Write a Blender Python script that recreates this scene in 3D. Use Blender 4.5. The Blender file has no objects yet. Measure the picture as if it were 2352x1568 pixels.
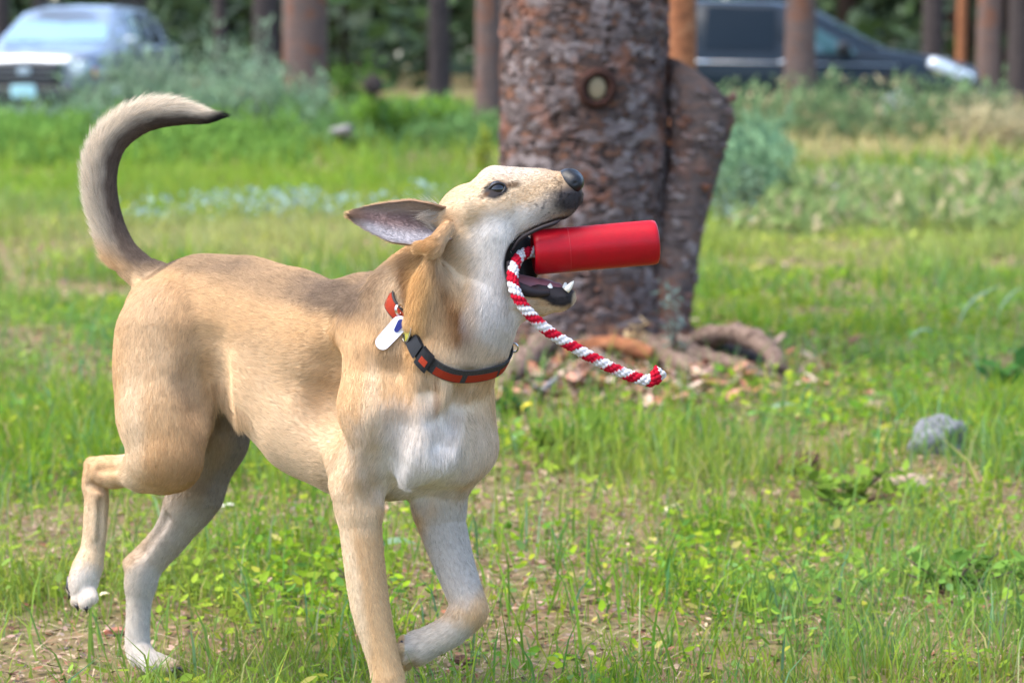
import bpy, math, random, time
import numpy as np
from mathutils import Vector, Matrix

T0 = time.time()
SC = bpy.context.scene
COL = SC.collection
rng = np.random.default_rng(7)
random.seed(7)

# ------------------------------------------------------------------ camera, sky, sun, exposure
FPX = 5553.0                 # focal length in pixels of a 2352-wide frame (85 mm on 36 mm)
CW, CH = 2352.0, 1568.0
HORIZON = 112.0
CAM_H = 1.0
PITCH = math.atan((CH / 2 - HORIZON) / FPX)
cd = bpy.data.cameras.new('camera')
cam = bpy.data.objects.new('camera', cd)
COL.objects.link(cam)
cam.location = (0, 0, CAM_H)
cam.rotation_euler = (math.radians(90) - PITCH, 0, 0)
cd.lens = 85.0
cd.sensor_width = 36.0
cd.clip_start = 0.1
cd.clip_end = 600
cd.dof.use_dof = True
cd.dof.focus_distance = 3.47
cd.dof.aperture_fstop = 5.0
SC.camera = cam

SUN_EL, SUN_AZ = math.radians(60), math.radians(-100)      # azimuth measured from +Y towards +X
w = bpy.data.worlds.new('World')
SC.world = w
w.use_nodes = True
nt = w.node_tree
for n in list(nt.nodes):
    nt.nodes.remove(n)
sky = nt.nodes.new('ShaderNodeTexSky')
sky.sky_type = 'NISHITA'
sky.sun_disc = False
sky.sun_elevation = SUN_EL
sky.sun_rotation = SUN_AZ
sky.dust_density = 2.0
bg = nt.nodes.new('ShaderNodeBackground')
bg.inputs['Strength'].default_value = 0.15
wo = nt.nodes.new('ShaderNodeOutputWorld')
nt.links.new(sky.outputs[0], bg.inputs[0])
nt.links.new(bg.outputs[0], wo.inputs[0])
sd = bpy.data.lights.new('sun', 'SUN')
sun = bpy.data.objects.new('sun', sd)
COL.objects.link(sun)
sd.energy = 1.2
sd.angle = math.radians(40)
sd.color = (1.0, 0.93, 0.82)
sv = Vector((math.sin(SUN_AZ) * math.cos(SUN_EL), math.cos(SUN_AZ) * math.cos(SUN_EL), math.sin(SUN_EL)))
sun.rotation_euler = (-sv).to_track_quat('-Z', 'Y').to_euler()
SC.view_settings.view_transform = 'Standard'
SC.view_settings.look = 'None'
SC.view_settings.gamma = 1.0
SC.view_settings.exposure = 2.25
SC.view_settings.use_curve_mapping = False

# ------------------------------------------------------------------ helpers
CR = np.array([1.0, 0, 0])
CF = np.array([0, math.cos(PITCH), -math.sin(PITCH)])
CU = np.array([0, math.sin(PITCH), math.cos(PITCH)])
CP = np.array([0, 0, CAM_H])
D0 = 3.57


def W(px, py, d=0.0):
    """point seen at (px, py) of the photograph, d metres nearer than the dog's shoulder"""
    D = D0 - d
    return CP + D * CF + (px - CW / 2) / FPX * D * CR + (CH / 2 - py) / FPX * D * CU


def G(px, py, z=0.0):
    """where the view ray of (px, py) meets the height z"""
    r = CF + (px - CW / 2) / FPX * CR + (CH / 2 - py) / FPX * CU
    return CP + r * ((z - CAM_H) / r[2])


def atD(px, D):
    """x of a thing seen at column px when it stands D metres away"""
    return (px - CW / 2) / FPX * D


def R(r, d=0.0):
    return r * (D0 - d) / FPX


def proj(P):
    q = P - CP
    D = q @ CF
    return CW / 2 + (q @ CR) / D * FPX, CH / 2 - (q @ CU) / D * FPX, D0 - D


def hash3(ix, iy, iz, seed=0):
    h = (ix.astype(np.int64) * 374761393 + iy.astype(np.int64) * 668265263 + iz.astype(np.int64) * 2147483647 + seed * 974711) & 0xFFFFFFFF
    h = ((h ^ (h >> 13)) * 1274126177) & 0xFFFFFFFF
    h = (h ^ (h >> 16)) & 0xFFFF
    return h / 65535.0


def vnoise(P, scale, seed=0):
    q = np.asarray(P, float) * scale
    i = np.floor(q).astype(np.int64)
    f = q - i
    f = f * f * (3 - 2 * f)
    out = 0
    for a in (0, 1):
        for b in (0, 1):
            for c in (0, 1):
                wgt = (f[..., 0] if a else 1 - f[..., 0]) * (f[..., 1] if b else 1 - f[..., 1]) * (f[..., 2] if c else 1 - f[..., 2])
                out = out + wgt * hash3(i[..., 0] + a, i[..., 1] + b, i[..., 2] + c, seed)
    return out


def fbm(P, scale, seed=0, octv=3):
    o, a, s = 0, 0.5, 0
    for k in range(octv):
        o = o + a * vnoise(P, scale * 2 ** k, seed + k)
        s += a
        a *= 0.5
    return o / s


def np_mesh(name, V, F, mats=(), smooth=True, matidx=None):
    """mesh from numpy vertices and a list of face arrays (each (n,3) or (n,4)) or one array"""
    me = bpy.data.meshes.new(name)
    V = np.asarray(V, np.float32)
    if isinstance(F, np.ndarray):
        F = [F]
    F = [np.asarray(f, np.int32) for f in F if len(f)]
    loops = np.concatenate([f.ravel() for f in F])
    tot = np.concatenate([np.full(len(f), f.shape[1], np.int32) for f in F])
    start = np.concatenate([[0], np.cumsum(tot)[:-1]]).astype(np.int32)
    me.vertices.add(len(V))
    me.vertices.foreach_set('co', V.ravel())
    me.loops.add(len(loops))
    me.loops.foreach_set('vertex_index', loops)
    me.polygons.add(len(tot))
    me.polygons.foreach_set('loop_start', start)
    me.polygons.foreach_set('use_smooth', np.full(len(tot), smooth, bool))
    for m in mats:
        me.materials.append(m)
    if matidx is not None:
        me.polygons.foreach_set('material_index', np.asarray(matidx, np.int32))
    me.update(calc_edges=True)
    me.validate()
    return me


def vcol(me, C, name='col'):
    a = me.attributes.new(name, 'FLOAT_COLOR', 'POINT')
    c = np.ones((len(C), 4), np.float32)
    c[:, :3] = C
    a.data.foreach_set('color', c.ravel())


def link(name, data, parent=None, loc=None):
    o = bpy.data.objects.new(name, data)
    COL.objects.link(o)
    if loc is not None:
        o.location = loc
    if parent is not None:
        o.parent = parent
    return o


def tag(o, label=None, cat=None, group=None, kind=None):
    for k, v in (('label', label), ('category', cat), ('group', group), ('kind', kind)):
        if v:
            o[k] = v
    return o


def empty(name, loc, label=None, cat=None, group=None, rotz=0.0):
    o = bpy.data.objects.new(name, None)
    COL.objects.link(o)
    o.location = loc
    o.rotation_euler = (0, 0, rotz)
    return tag(o, label, cat, group)


def mat(name, color=(.5, .5, .5), rough=.6, spec=.3, metal=0.0, attr=None, noise=None, bump=None, trans=0.0, coat=0.0, sheen=0.0):
    """noise=(scale, colour, amount); bump=(scale, strength, distance)"""
    m = bpy.data.materials.new(name)
    m.use_nodes = True
    t = m.node_tree
    b = t.nodes['Principled BSDF']
    b.inputs['Roughness'].default_value = rough
    b.inputs['Specular IOR Level'].default_value = spec
    b.inputs['Metallic'].default_value = metal
    b.inputs['Coat Weight'].default_value = coat
    b.inputs['Sheen Weight'].default_value = sheen
    b.inputs['Base Color'].default_value = (*color, 1)
    src = None
    if attr:
        a = t.nodes.new('ShaderNodeAttribute')
        a.attribute_name = attr
        src = a.outputs['Color']
    if noise:
        sc_, c2, amt = noise
        co = t.nodes.new('ShaderNodeTexCoord')
        no = t.nodes.new('ShaderNodeTexNoise')
        no.inputs['Scale'].default_value = sc_
        no.inputs['Detail'].default_value = 6
        no.inputs['Roughness'].default_value = .65
        t.links.new(co.outputs['Object'], no.inputs['Vector'])
        rp = t.nodes.new('ShaderNodeValToRGB')
        rp.color_ramp.elements[0].position = .38
        rp.color_ramp.elements[1].position = .68
        t.links.new(no.outputs['Fac'], rp.inputs['Fac'])
        mx = t.nodes.new('ShaderNodeMix')
        mx.data_type = 'RGBA'
        ml = t.nodes.new('ShaderNodeMath')
        ml.operation = 'MULTIPLY'
        ml.inputs[1].default_value = amt
        t.links.new(rp.outputs['Color'], ml.inputs[0])
        t.links.new(ml.outputs[0], mx.inputs['Factor'])
        if src:
            t.links.new(src, mx.inputs[6])
        else:
            mx.inputs[6].default_value = (*color, 1)
        mx.inputs[7].default_value = (*c2, 1)
        src = mx.outputs[2]
    if src:
        t.links.new(src, b.inputs['Base Color'])
    if bump:
        co = t.nodes.new('ShaderNodeTexCoord')
        no = t.nodes.new('ShaderNodeTexNoise')
        no.inputs['Scale'].default_value = bump[0]
        no.inputs['Detail'].default_value = 5
        t.links.new(co.outputs['Object'], no.inputs['Vector'])
        bm_ = t.nodes.new('ShaderNodeBump')
        bm_.inputs['Strength'].default_value = bump[1]
        bm_.inputs['Distance'].default_value = bump[2]
        t.links.new(no.outputs['Fac'], bm_.inputs['Height'])
        t.links.new(bm_.outputs[0], b.inputs['Normal'])
    if trans:
        out = t.nodes['Material Output']
        tr = t.nodes.new('ShaderNodeBsdfTranslucent')
        if src:
            t.links.new(src, tr.inputs['Color'])
        else:
            tr.inputs['Color'].default_value = (*color, 1)
        ms = t.nodes.new('ShaderNodeMixShader')
        ms.inputs[0].default_value = trans
        t.links.new(b.outputs[0], ms.inputs[1])
        t.links.new(tr.outputs[0], ms.inputs[2])
        t.links.new(ms.outputs[0], out.inputs['Surface'])
    return m


def tube(path, rad, seg=10, cap=True, squash=None):
    """swept tube: vertices, quads (+ cap triangles)"""
    P = np.asarray(path, float)
    n = len(P)
    rad = np.broadcast_to(np.asarray(rad, float), (n,))
    T = np.gradient(P, axis=0)
    T /= np.linalg.norm(T, axis=1)[:, None] + 1e-12
    ref = np.array([0, 0, 1.0]) if abs(T[0][2]) < .9 else np.array([1.0, 0, 0])
    Ns = []
    nrm = np.cross(T[0], ref)
    nrm /= np.linalg.norm(nrm)
    for k in range(n):
        nrm = nrm - T[k] * (nrm @ T[k])
        nrm /= np.linalg.norm(nrm)
        Ns.append(nrm.copy())
    Ns = np.array(Ns)
    Bs = np.cross(T, Ns)
    a = np.linspace(0, 2 * np.pi, seg, endpoint=False)
    V = P[:, None, :] + rad[:, None, None] * (np.cos(a)[None, :, None] * Ns[:, None, :] + np.sin(a)[None, :, None] * Bs[:, None, :])
    V = V.reshape(-1, 3)
    i = np.arange(n - 1)[:, None] * seg
    j = np.arange(seg)[None, :]
    j2 = (j + 1) % seg
    Q = np.stack([i + j, i + j2, i + seg + j2, i + seg + j], -1).reshape(-1, 4)
    tris = np.zeros((0, 3), int)
    if cap:
        V = np.vstack([V, P[0], P[-1]])
        c0, c1 = n * seg, n * seg + 1
        jj = np.arange(seg)
        j2 = (jj + 1) % seg
        tris = np.vstack([np.stack([np.full(seg, c0), j2, jj], -1), np.stack([np.full(seg, c1), (n - 1) * seg + jj, (n - 1) * seg + j2], -1)])
    return V, Q, tris


def catmull(pts, n):
    P = np.asarray(pts, float)
    P = np.vstack([2 * P[0] - P[1], P, 2 * P[-1] - P[-2]])
    m = len(P) - 3
    out = []
    for t in np.linspace(0, m - 1e-9, n):
        k = int(t)
        u = t - k
        p0, p1, p2, p3 = P[k:k + 4]
        out.append(.5 * (2 * p1 + (p2 - p0) * u + (2 * p0 - 5 * p1 + 4 * p2 - p3) * u * u + (3 * p1 - p0 - 3 * p2 + p3) * u ** 3))
    return np.array(out)


class MB:
    """collects boxes, tubes and grids into ONE mesh"""
    def __init__(s):
        s.V, s.F, s.M, s.n = [], [], [], 0

    def add(s, V, F, m=0):
        V = np.asarray(V, float)
        s.V.append(V)
        for f in (F if isinstance(F, list) else [F]):
            f = np.asarray(f)
            if len(f):
                s.F.append(f + s.n)
                s.M.append(np.full(len(f), m))
        s.n += len(V)
        return s

    def tube(s, path, rad, seg=10, cap=True, m=0):
        V, Q, T_ = tube(path, rad, seg, cap)
        return s.add(V, [Q, T_], m)

    def grid(s, P, m=0):
        P = np.asarray(P, float)
        a, b = P.shape[:2]
        i = np.arange(a - 1)[:, None] * b
        j = np.arange(b - 1)[None, :]
        Q = np.stack([i + j, i + j + 1, i + b + j + 1, i + b + j], -1).reshape(-1, 4)
        return s.add(P.reshape(-1, 3), Q, m)

    def box(s, c, h, m=0, rot=None):
        v = np.array([[x, y, z] for x in (-1, 1) for y in (-1, 1) for z in (-1, 1)], float) * np.asarray(h)
        if rot is not None:
            v = v @ np.asarray(rot).T
        f = np.array([[0, 1, 3, 2], [4, 6, 7, 5], [0, 4, 5, 1], [2, 3, 7, 6], [0, 2, 6, 4], [1, 5, 7, 3]])
        return s.add(v + np.asarray(c), f, m)

    def mesh(s, name, mats, smooth=True):
        V = np.vstack(s.V)
        return np_mesh(name, V, s.F, mats, smooth, np.concatenate(s.M))


# ------------------------------------------------------------------ implicit surfaces (smooth unions) for animal bodies
def round_cone(P, a, b, ra, rb):
    ba = b - a
    l2 = ba @ ba
    t = np.clip(((P - a) @ ba) / l2, 0, 1)
    return np.linalg.norm(P - a - t[..., None] * ba, axis=-1) - (ra + (rb - ra) * t)


def ellipsoid(P, c, rad, axes):
    q = (P - c) @ np.asarray(axes).T
    k0 = np.linalg.norm(q / rad, axis=-1)
    k1 = np.linalg.norm(q / (np.asarray(rad) ** 2), axis=-1)
    return k0 * (k0 - 1) / (k1 + 1e-9)


def smin(a, b, k):
    h = np.maximum(k - np.abs(a - b), 0) / k
    return np.minimum(a, b) - h * h * k * .25


def prim_d(P, p):
    if p['t'] == 'rc':
        return round_cone(P, p['a'], p['b'], p['ra'], p['rb'])
    return ellipsoid(P, p['a'], p['r'], p['ax'])


def surface_nets(prims, carves, h, pad=.02):
    lo = np.min([p['lo'] for p in prims], axis=0) - pad
    hi = np.max([p['hi'] for p in prims], axis=0) + pad
    n = np.ceil((hi - lo) / h).astype(int) + 1
    D = np.full(n, .5, np.float32)
    for p, sub in [(p, False) for p in prims] + [(p, True) for p in carves]:
        k = p['k']
        i0 = np.maximum(np.floor((p['lo'] - k - 2 * h - lo) / h).astype(int), 0)
        i1 = np.minimum(np.ceil((p['hi'] + k + 2 * h - lo) / h).astype(int) + 1, n)
        gx, gy, gz = [lo[q] + h * np.arange(i0[q], i1[q]) for q in range(3)]
        P = np.stack(np.meshgrid(gx, gy, gz, indexing='ij'), -1)
        d = prim_d(P, p).astype(np.float32)
        S = (slice(i0[0], i1[0]), slice(i0[1], i1[1]), slice(i0[2], i1[2]))
        D[S] = -smin(-D[S], d, k) if sub else smin(D[S], d, k)
    ins = D < 0
    cnt = np.zeros(np.array(n) - 1, np.int8)
    for a in (0, 1):
        for b in (0, 1):
            for c in (0, 1):
                cnt += ins[a:n[0] - 1 + a, b:n[1] - 1 + b, c:n[2] - 1 + c]
    act = np.argwhere((cnt > 0) & (cnt < 8))
    vid = np.full(cnt.shape, -1, np.int32)
    vid[act[:, 0], act[:, 1], act[:, 2]] = np.arange(len(act))
    acc = np.zeros((len(act), 3))
    num = np.zeros(len(act))
    cor = [(a, b, c) for a in (0, 1) for b in (0, 1) for c in (0, 1)]
    val = {c: D[act[:, 0] + c[0], act[:, 1] + c[1], act[:, 2] + c[2]] for c in cor}
    for c in cor:
        for ax in range(3):
            if c[ax] == 0:
                e = list(c)
                e[ax] = 1
                v0, v1 = val[c], val[tuple(e)]
                m = (v0 < 0) != (v1 < 0)
                t = np.where(m, v0 / np.where(m, v0 - v1, 1), 0)
                pt = np.tile(np.array(c, float), (len(act), 1))
                pt[:, ax] += t
                acc += pt * m[:, None]
                num += m
    V = lo + h * (act + acc / num[:, None])
    quads = []
    for ax in range(3):
        s0 = [slice(None)] * 3
        s1 = [slice(None)] * 3
        s0[ax], s1[ax] = slice(0, -1), slice(1, None)
        A, B = ins[tuple(s0)], ins[tuple(s1)]
        for flip in (False, True):
            e = np.argwhere((A & ~B) if not flip else (~A & B))
            o1, o2 = [(1, 2), (2, 0), (0, 1)][ax]
            ok = (e[:, o1] > 0) & (e[:, o2] > 0)
            e = e[ok]
            ids = []
            for du, dv in ((1, 1), (0, 1), (0, 0), (1, 0)):
                q = e.copy()
                q[:, o1] -= du
                q[:, o2] -= dv
                ids.append(vid[q[:, 0], q[:, 1], q[:, 2]])
            q = np.stack(ids, -1)
            quads.append(q[:, ::-1] if flip else q)
    Q = np.vstack(quads)
    return V, Q, (lo, h, D)


def grid_sample(gd, P):
    lo, h, D = gd
    q = (P - lo) / h
    q = np.clip(q, 0, np.array(D.shape) - 1.001)
    i = q.astype(int)
    f = q - i
    o = 0
    for a in (0, 1):
        for b in (0, 1):
            for c in (0, 1):
                o = o + D[i[..., 0] + a, i[..., 1] + b, i[..., 2] + c] * (f[..., 0] if a else 1 - f[..., 0]) * (f[..., 1] if b else 1 - f[..., 1]) * (f[..., 2] if c else 1 - f[..., 2])
    return o


def grid_grad(gd, P):
    e = gd[1] * 1.5
    g = np.stack([grid_sample(gd, P + e * ax) - grid_sample(gd, P - e * ax) for ax in np.eye(3)], -1)
    return g / (np.linalg.norm(g, axis=-1)[..., None] + 1e-9)

# ------------------------------------------------------------------ ground
def ramp_mat(name, stops, scale, rough=.95, detail=8, bumpd=.01, scale2=None, stops2=None, fac2=.5):
    m = bpy.data.materials.new(name)
    m.use_nodes = True
    t = m.node_tree
    b = t.nodes['Principled BSDF']
    b.inputs['Roughness'].default_value = rough
    b.inputs['Specular IOR Level'].default_value = .1
    co = t.nodes.new('ShaderNodeTexCoord')

    def layer(sc_, st, det):
        no = t.nodes.new('ShaderNodeTexNoise')
        no.inputs['Scale'].default_value = sc_
        no.inputs['Detail'].default_value = det
        no.inputs['Roughness'].default_value = .7
        t.links.new(co.outputs['Object'], no.inputs['Vector'])
        rp = t.nodes.new('ShaderNodeValToRGB')
        while len(rp.color_ramp.elements) < len(st):
            rp.color_ramp.elements.new(.5)
        for e, (p, c) in zip(rp.color_ramp.elements, st):
            e.position = p
            e.color = (*c, 1)
        t.links.new(no.outputs['Fac'], rp.inputs['Fac'])
        return no, rp
    n1, r1 = layer(scale, stops, detail)
    src = r1.outputs[0]
    if scale2:
        n2, r2 = layer(scale2, stops2, 4)
        mx = t.nodes.new('ShaderNodeMix')
        mx.data_type = 'RGBA'
        mx.inputs['Factor'].default_value = fac2
        t.links.new(src, mx.inputs[6])
        t.links.new(r2.outputs[0], mx.inputs[7])
        src = mx.outputs[2]
    t.links.new(src, b.inputs['Base Color'])
    bm_ = t.nodes.new('ShaderNodeBump')
    bm_.inputs['Distance'].default_value = bumpd
    bm_.inputs['Strength'].default_value = .8
    t.links.new(n1.outputs['Fac'], bm_.inputs['Height'])
    t.links.new(bm_.outputs[0], b.inputs['Normal'])
    return m


def ground_z(x, y):
    P = np.stack([x, y, np.zeros_like(x)], -1)
    near = np.clip(1 - (y - 12) / 10, 0, 1)
    z = (fbm(P, 2.2, 51) - .5) * .05 * near + (fbm(P, .35, 52) - .5) * .12 * np.clip((y - 8) / 12, 0, 1)
    flat = np.exp(-((x + .25) / .6) ** 2 - ((y - 3.7) / .5) ** 2)
    return z * (1 - flat) - .004


soil = ramp_mat('forest_soil', [(.25, (.045, .026, .018)), (.45, (.13, .066, .042)), (.58, (.22, .125, .085)), (.75, (.31, .22, .155))], 26,
                scale2=3.0, stops2=[(.35, (.11, .16, .04)), (.65, (.17, .13, .06))], fac2=.55)
gx = np.concatenate([[-90, -60, -40, -28], np.linspace(-20, -4, 17), np.linspace(-3.5, 3.5, 72), np.linspace(4, 20, 17), [28, 40, 60, 90]])
gy = np.concatenate([[-30, -12, -4], np.linspace(0, 3, 8), np.linspace(3.2, 12, 90), np.linspace(12.5, 45, 50), [52, 62, 80, 110, 150]])
X, Y = np.meshgrid(gx, gy, indexing='ij')
Zg = ground_z(X, Y)
me = MB().grid(np.stack([X, Y, Zg], -1)).mesh('ground', [soil])
tag(link('ground', me), kind='structure')


# ------------------------------------------------------------------ grass and ground cover (nobody could count the blades)
leafm = mat('grass_blade', rough=.7, spec=.06, attr='col', trans=.45)
litterm = mat('litter', rough=.85, spec=.1, attr='col')


def trap(n, d0, d1, wide=1.45, power=1.0, extra=.35):
    """points spread over the view's ground between two distances"""
    u = rng.random(n)
    y = (d0 ** (1 + power) + u * (d1 ** (1 + power) - d0 ** (1 + power))) ** (1 / (1 + power))
    x = rng.uniform(-1, 1, n) * (y * .2118 * wide + extra)
    return x, y


def bare(x, y):
    """0..1: how bare the soil lies (worn patches, litter under the old tree)"""
    P = np.stack([x, y, 0 * x], -1)
    n = fbm(P, 1.7, 77, 4)
    b = np.clip((n - .492) / .085, 0, 1) * .9 * np.clip((17 - y) / 6, 0.05, 1)

    def patch(px, py, rx, ry, s):
        c = G(px, py)
        e = G(px + rx, py)
        dy = abs(G(px, py - ry)[1] - c[1])
        q = np.sqrt(((x - c[0]) / (e[0] - c[0])) ** 2 + ((y - c[1]) / dy) ** 2) + (n - .5) * 1.5
        return s * np.clip((1.2 - q) / .5, 0, 1)
    for a in ((120, 1230, 330, 90, 1.0), (150, 1480, 260, 90, .85), (2080, 1130, 230, 60, .75), (2300, 1230, 130, 50, .8), (1400, 850, 320, 85, 1.0), (1660, 825, 220, 60, .95), (1900, 1250, 240, 60, .5), (1500, 1400, 240, 50, .45), (900, 1480, 160, 40, .5), (60, 560, 120, 30, .5), (480, 1200, 90, 30, .6),
              (1850, 1060, 70, 26, .9), (560, 1480, 160, 40, .5), (2050, 1390, 200, 40, .6), (2180, 1500, 150, 40, .6), (1800, 920, 120, 30, .5)):
        b = np.maximum(b, patch(*a))
    return np.clip(b, 0, 1)


PALETTE = np.array([[.130, .225, .020], [.185, .285, .024], [.090, .19, .028], [.25, .30, .035], [.095, .205, .06], [.34, .31, .14], [.13, .235, .10]])


def zone_colour(x, y, n):
    """meadow colour: greener hollows, straw-coloured dry stretches"""
    P = np.stack([x, y, 0 * x], -1)
    c = PALETTE[rng.choice(len(PALETTE), n, p=[.25, .25, .18, .10, .10, .05, .07])]
    patch = np.clip((fbm(P, .9, 91, 3) - .46) / .12, 0, 1)[:, None]
    c = c * (1 - .35 * patch) + .35 * patch * np.array([.24, .27, .07])
    blue = np.clip((fbm(P, 1.4, 95, 3) - .56) / .08, 0, 1)[:, None]
    c = c * (1 - .25 * blue) + .25 * blue * np.array([.13, .24, .13])
    px = CW / 2 + x / y * FPX
    py = HORIZON + FPX * CAM_H / y

    def band_(cx, cy, rx, ry, colr, s):
        nonlocal c
        q = np.sqrt(((px - cx) / rx) ** 2 + ((py - cy) / ry) ** 2) + (fbm(P, .8, 97) - .5)
        m = s * np.clip((1.2 - q) / .6, 0, 1)[:, None]
        c = c * (1 - m) + m * np.array(colr)
    band_(2050, 348, 520, 26, (.42, .36, .20), .8)
    band_(2250, 262, 110, 40, (.45, .38, .22), .8)
    band_(600, 560, 420, 50, (.34, .34, .15), .6)
    band_(200, 560, 260, 60, (.30, .30, .13), .5)
    band_(500, 400, 600, 60, (.17, .29, .035), .6)
    band_(2000, 560, 420, 90, (.28, .33, .10), .55)
    band_(1900, 480, 260, 40, (.27, .32, .12), .5)
    return c * np.array([1.2, 1.13, 1.0]) * rng.uniform(.7, 1.25, (n, 1))


def blades(x, y, h, wd, c, bend=.5, name='grass', curl=None):
    n = len(x)
    z = ground_z(x, y)
    a = rng.uniform(0, 2 * np.pi, n)
    b = rng.uniform(0, 2 * np.pi, n)
    side = np.stack([np.cos(a), np.sin(a), 0 * a], -1) * wd[:, None] / 2
    lean = np.stack([np.cos(b), np.sin(b), 0 * b], -1) * (h * rng.uniform(.1, 1.0, n) * bend)[:, None]
    base = np.stack([x, y, z - .004], -1)
    up = np.zeros((n, 3))
    up[:, 2] = h
    mid = base + up * .55 + lean * .35
    tip = base + up * rng.uniform(.8, 1.0, (n, 1)) + lean
    V = np.stack([base - side, base + side, mid + side * .85, mid - side * .85, tip], 1).reshape(-1, 3)
    i = np.arange(n)[:, None] * 5
    Q = i + np.array([[0, 1, 2, 3]])
    T = i + np.array([[3, 2, 4]])
    cc = np.repeat(c, 5, 0)
    return V, Q, T, cc


class Stuff:
    def __init__(s):
        s.V, s.Q, s.T, s.C, s.n = [], [], [], [], 0

    def add(s, V, Q, T, C):
        s.V.append(V)
        s.C.append(C)
        if Q is not None and len(Q):
            s.Q.append(Q + s.n)
        if T is not None and len(T):
            s.T.append(T + s.n)
        s.n += len(V)

    def build(s, name, m, parent=None, loc=None, smooth=True):
        V = np.vstack(s.V)
        if loc is not None:
            V = V - np.asarray(loc)
        F = ([np.vstack(s.Q)] if s.Q else []) + ([np.vstack(s.T)] if s.T else [])
        me = np_mesh(name, V, F, [m], smooth)
        vcol(me, np.vstack(s.C))
        return link(name, me, parent)


def leaf_quads(P, size, c, tilt=.6, fold=.25, aspect=1.8):
    """pointed leaf of two folded quads"""
    n = len(P)
    a = rng.uniform(0, 2 * np.pi, n)
    dirv = np.stack([np.cos(a), np.sin(a), rng.normal(.15, tilt, n)], -1)
    dirv /= np.linalg.norm(dirv, axis=1)[:, None]
    sd = np.cross(dirv, np.tile([0, 0, 1.0], (n, 1)) + rng.normal(0, .35, (n, 3)))
    sd /= np.linalg.norm(sd, axis=1)[:, None] + 1e-9
    nm = np.cross(sd, dirv)
    L = size[:, None]
    Wd = L / aspect
    p0 = P
    p1 = P + dirv * L
    pm = P + dirv * L * .5 - nm * L * fold * .35
    l1 = P + dirv * L * .32 + sd * Wd * .5
    l2 = P + dirv * L * .72 + sd * Wd * .38
    r1 = P + dirv * L * .32 - sd * Wd * .5
    r2 = P + dirv * L * .72 - sd * Wd * .38
    V = np.stack([p0, l1, l2, p1, r2, r1, pm], 1).reshape(-1, 3)
    i = np.arange(n)[:, None] * 7
    Q = np.vstack([i + np.array([[0, 6, 2, 1]]), i + np.array([[6, 3, 2, 2]])[:, :4], ])
    T = np.vstack([i + np.array([[0, 6, 1]]), i + np.array([[1, 6, 2]]), i + np.array([[2, 6, 3]]), i + np.array([[0, 5, 6]]), i + np.array([[5, 4, 6]]), i + np.array([[4, 3, 6]])])
    return V, None, T, np.repeat(c, 7, 0)


grass = Stuff()
for n, d0, d1, hm, wm, pw in ((60000, 3.0, 5.2, .038, .0029, 0.6), (78000, 5.2, 9.5, .050, .0044, .8), (70000, 9.5, 19, .075, .008, .8), (52000, 19, 45, .10, .02, .8)):
    x, y = trap(n, d0, d1, power=pw)
    ok = rng.random(n) > bare(x, y) * .93
    x, y = x[ok], y[ok]
    m = len(x)
    P = np.stack([x, y, 0 * x], -1)
    tall = .55 + 1.3 * np.clip((fbm(P, 2.6, 31, 3) - .35) / .3, 0, 1)
    h = hm * tall * rng.gamma(6, 1 / 6, m)
    wd = wm * rng.uniform(.6, 1.4, m)
    grass.add(*blades(x, y, h, wd, zone_colour(x, y, m), .9))
# the meadow goes on, coarser, on both sides of the view
x, y = trap(56000, 2.6, 46, wide=3.4, power=.55, extra=2.2)
ok = np.abs(x) > y * .2118 * 1.35 + .25
x, y = x[ok], y[ok]
grass.add(*blades(x, y, (.06 + .002 * y) * rng.gamma(6, 1 / 6, len(x)), (.006 + .0011 * y) * rng.uniform(.6, 1.4, len(x)), zone_colour(x, y, len(x)), .9))
# scattered longer blades
x, y = trap(3800, 3.0, 9, power=.6)
grass.add(*blades(x, y, rng.uniform(.08, .17, len(x)), rng.uniform(.003, .006, len(x)), zone_colour(x, y, len(x)) * np.array([.8, .95, 1.25]), .7))
tag(grass.build('grass', leafm), kind='stuff')

herbs = Stuff()
for n, d0, d1, s0, s1 in ((34000, 3.0, 5.5, .010, .030), (40000, 5.5, 10, .014, .042), (18000, 10, 20, .025, .065)):
    x, y = trap(n, d0, d1, power=.6)
    P = np.stack([x, y, 0 * x], -1)
    ok = (rng.random(n) > bare(x, y) * .85) & (fbm(P, 2.1, 61, 3) + rng.normal(0, .06, n) > .46)
    x, y = x[ok], y[ok]
    z = ground_z(x, y) + np.abs(rng.normal(.018, .018, len(x)))
    c = zone_colour(x, y, len(x)) * np.array([1.05, 1.1, .8])
    yel = rng.random(len(x)) < .02
    c[yel] = np.array([.36, .36, .05])
    herbs.add(*leaf_quads(np.stack([x, y, z], -1), rng.uniform(s0, s1, len(x)), c, .45))
tag(herbs.build('ground_cover', leafm), kind='stuff')

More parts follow.
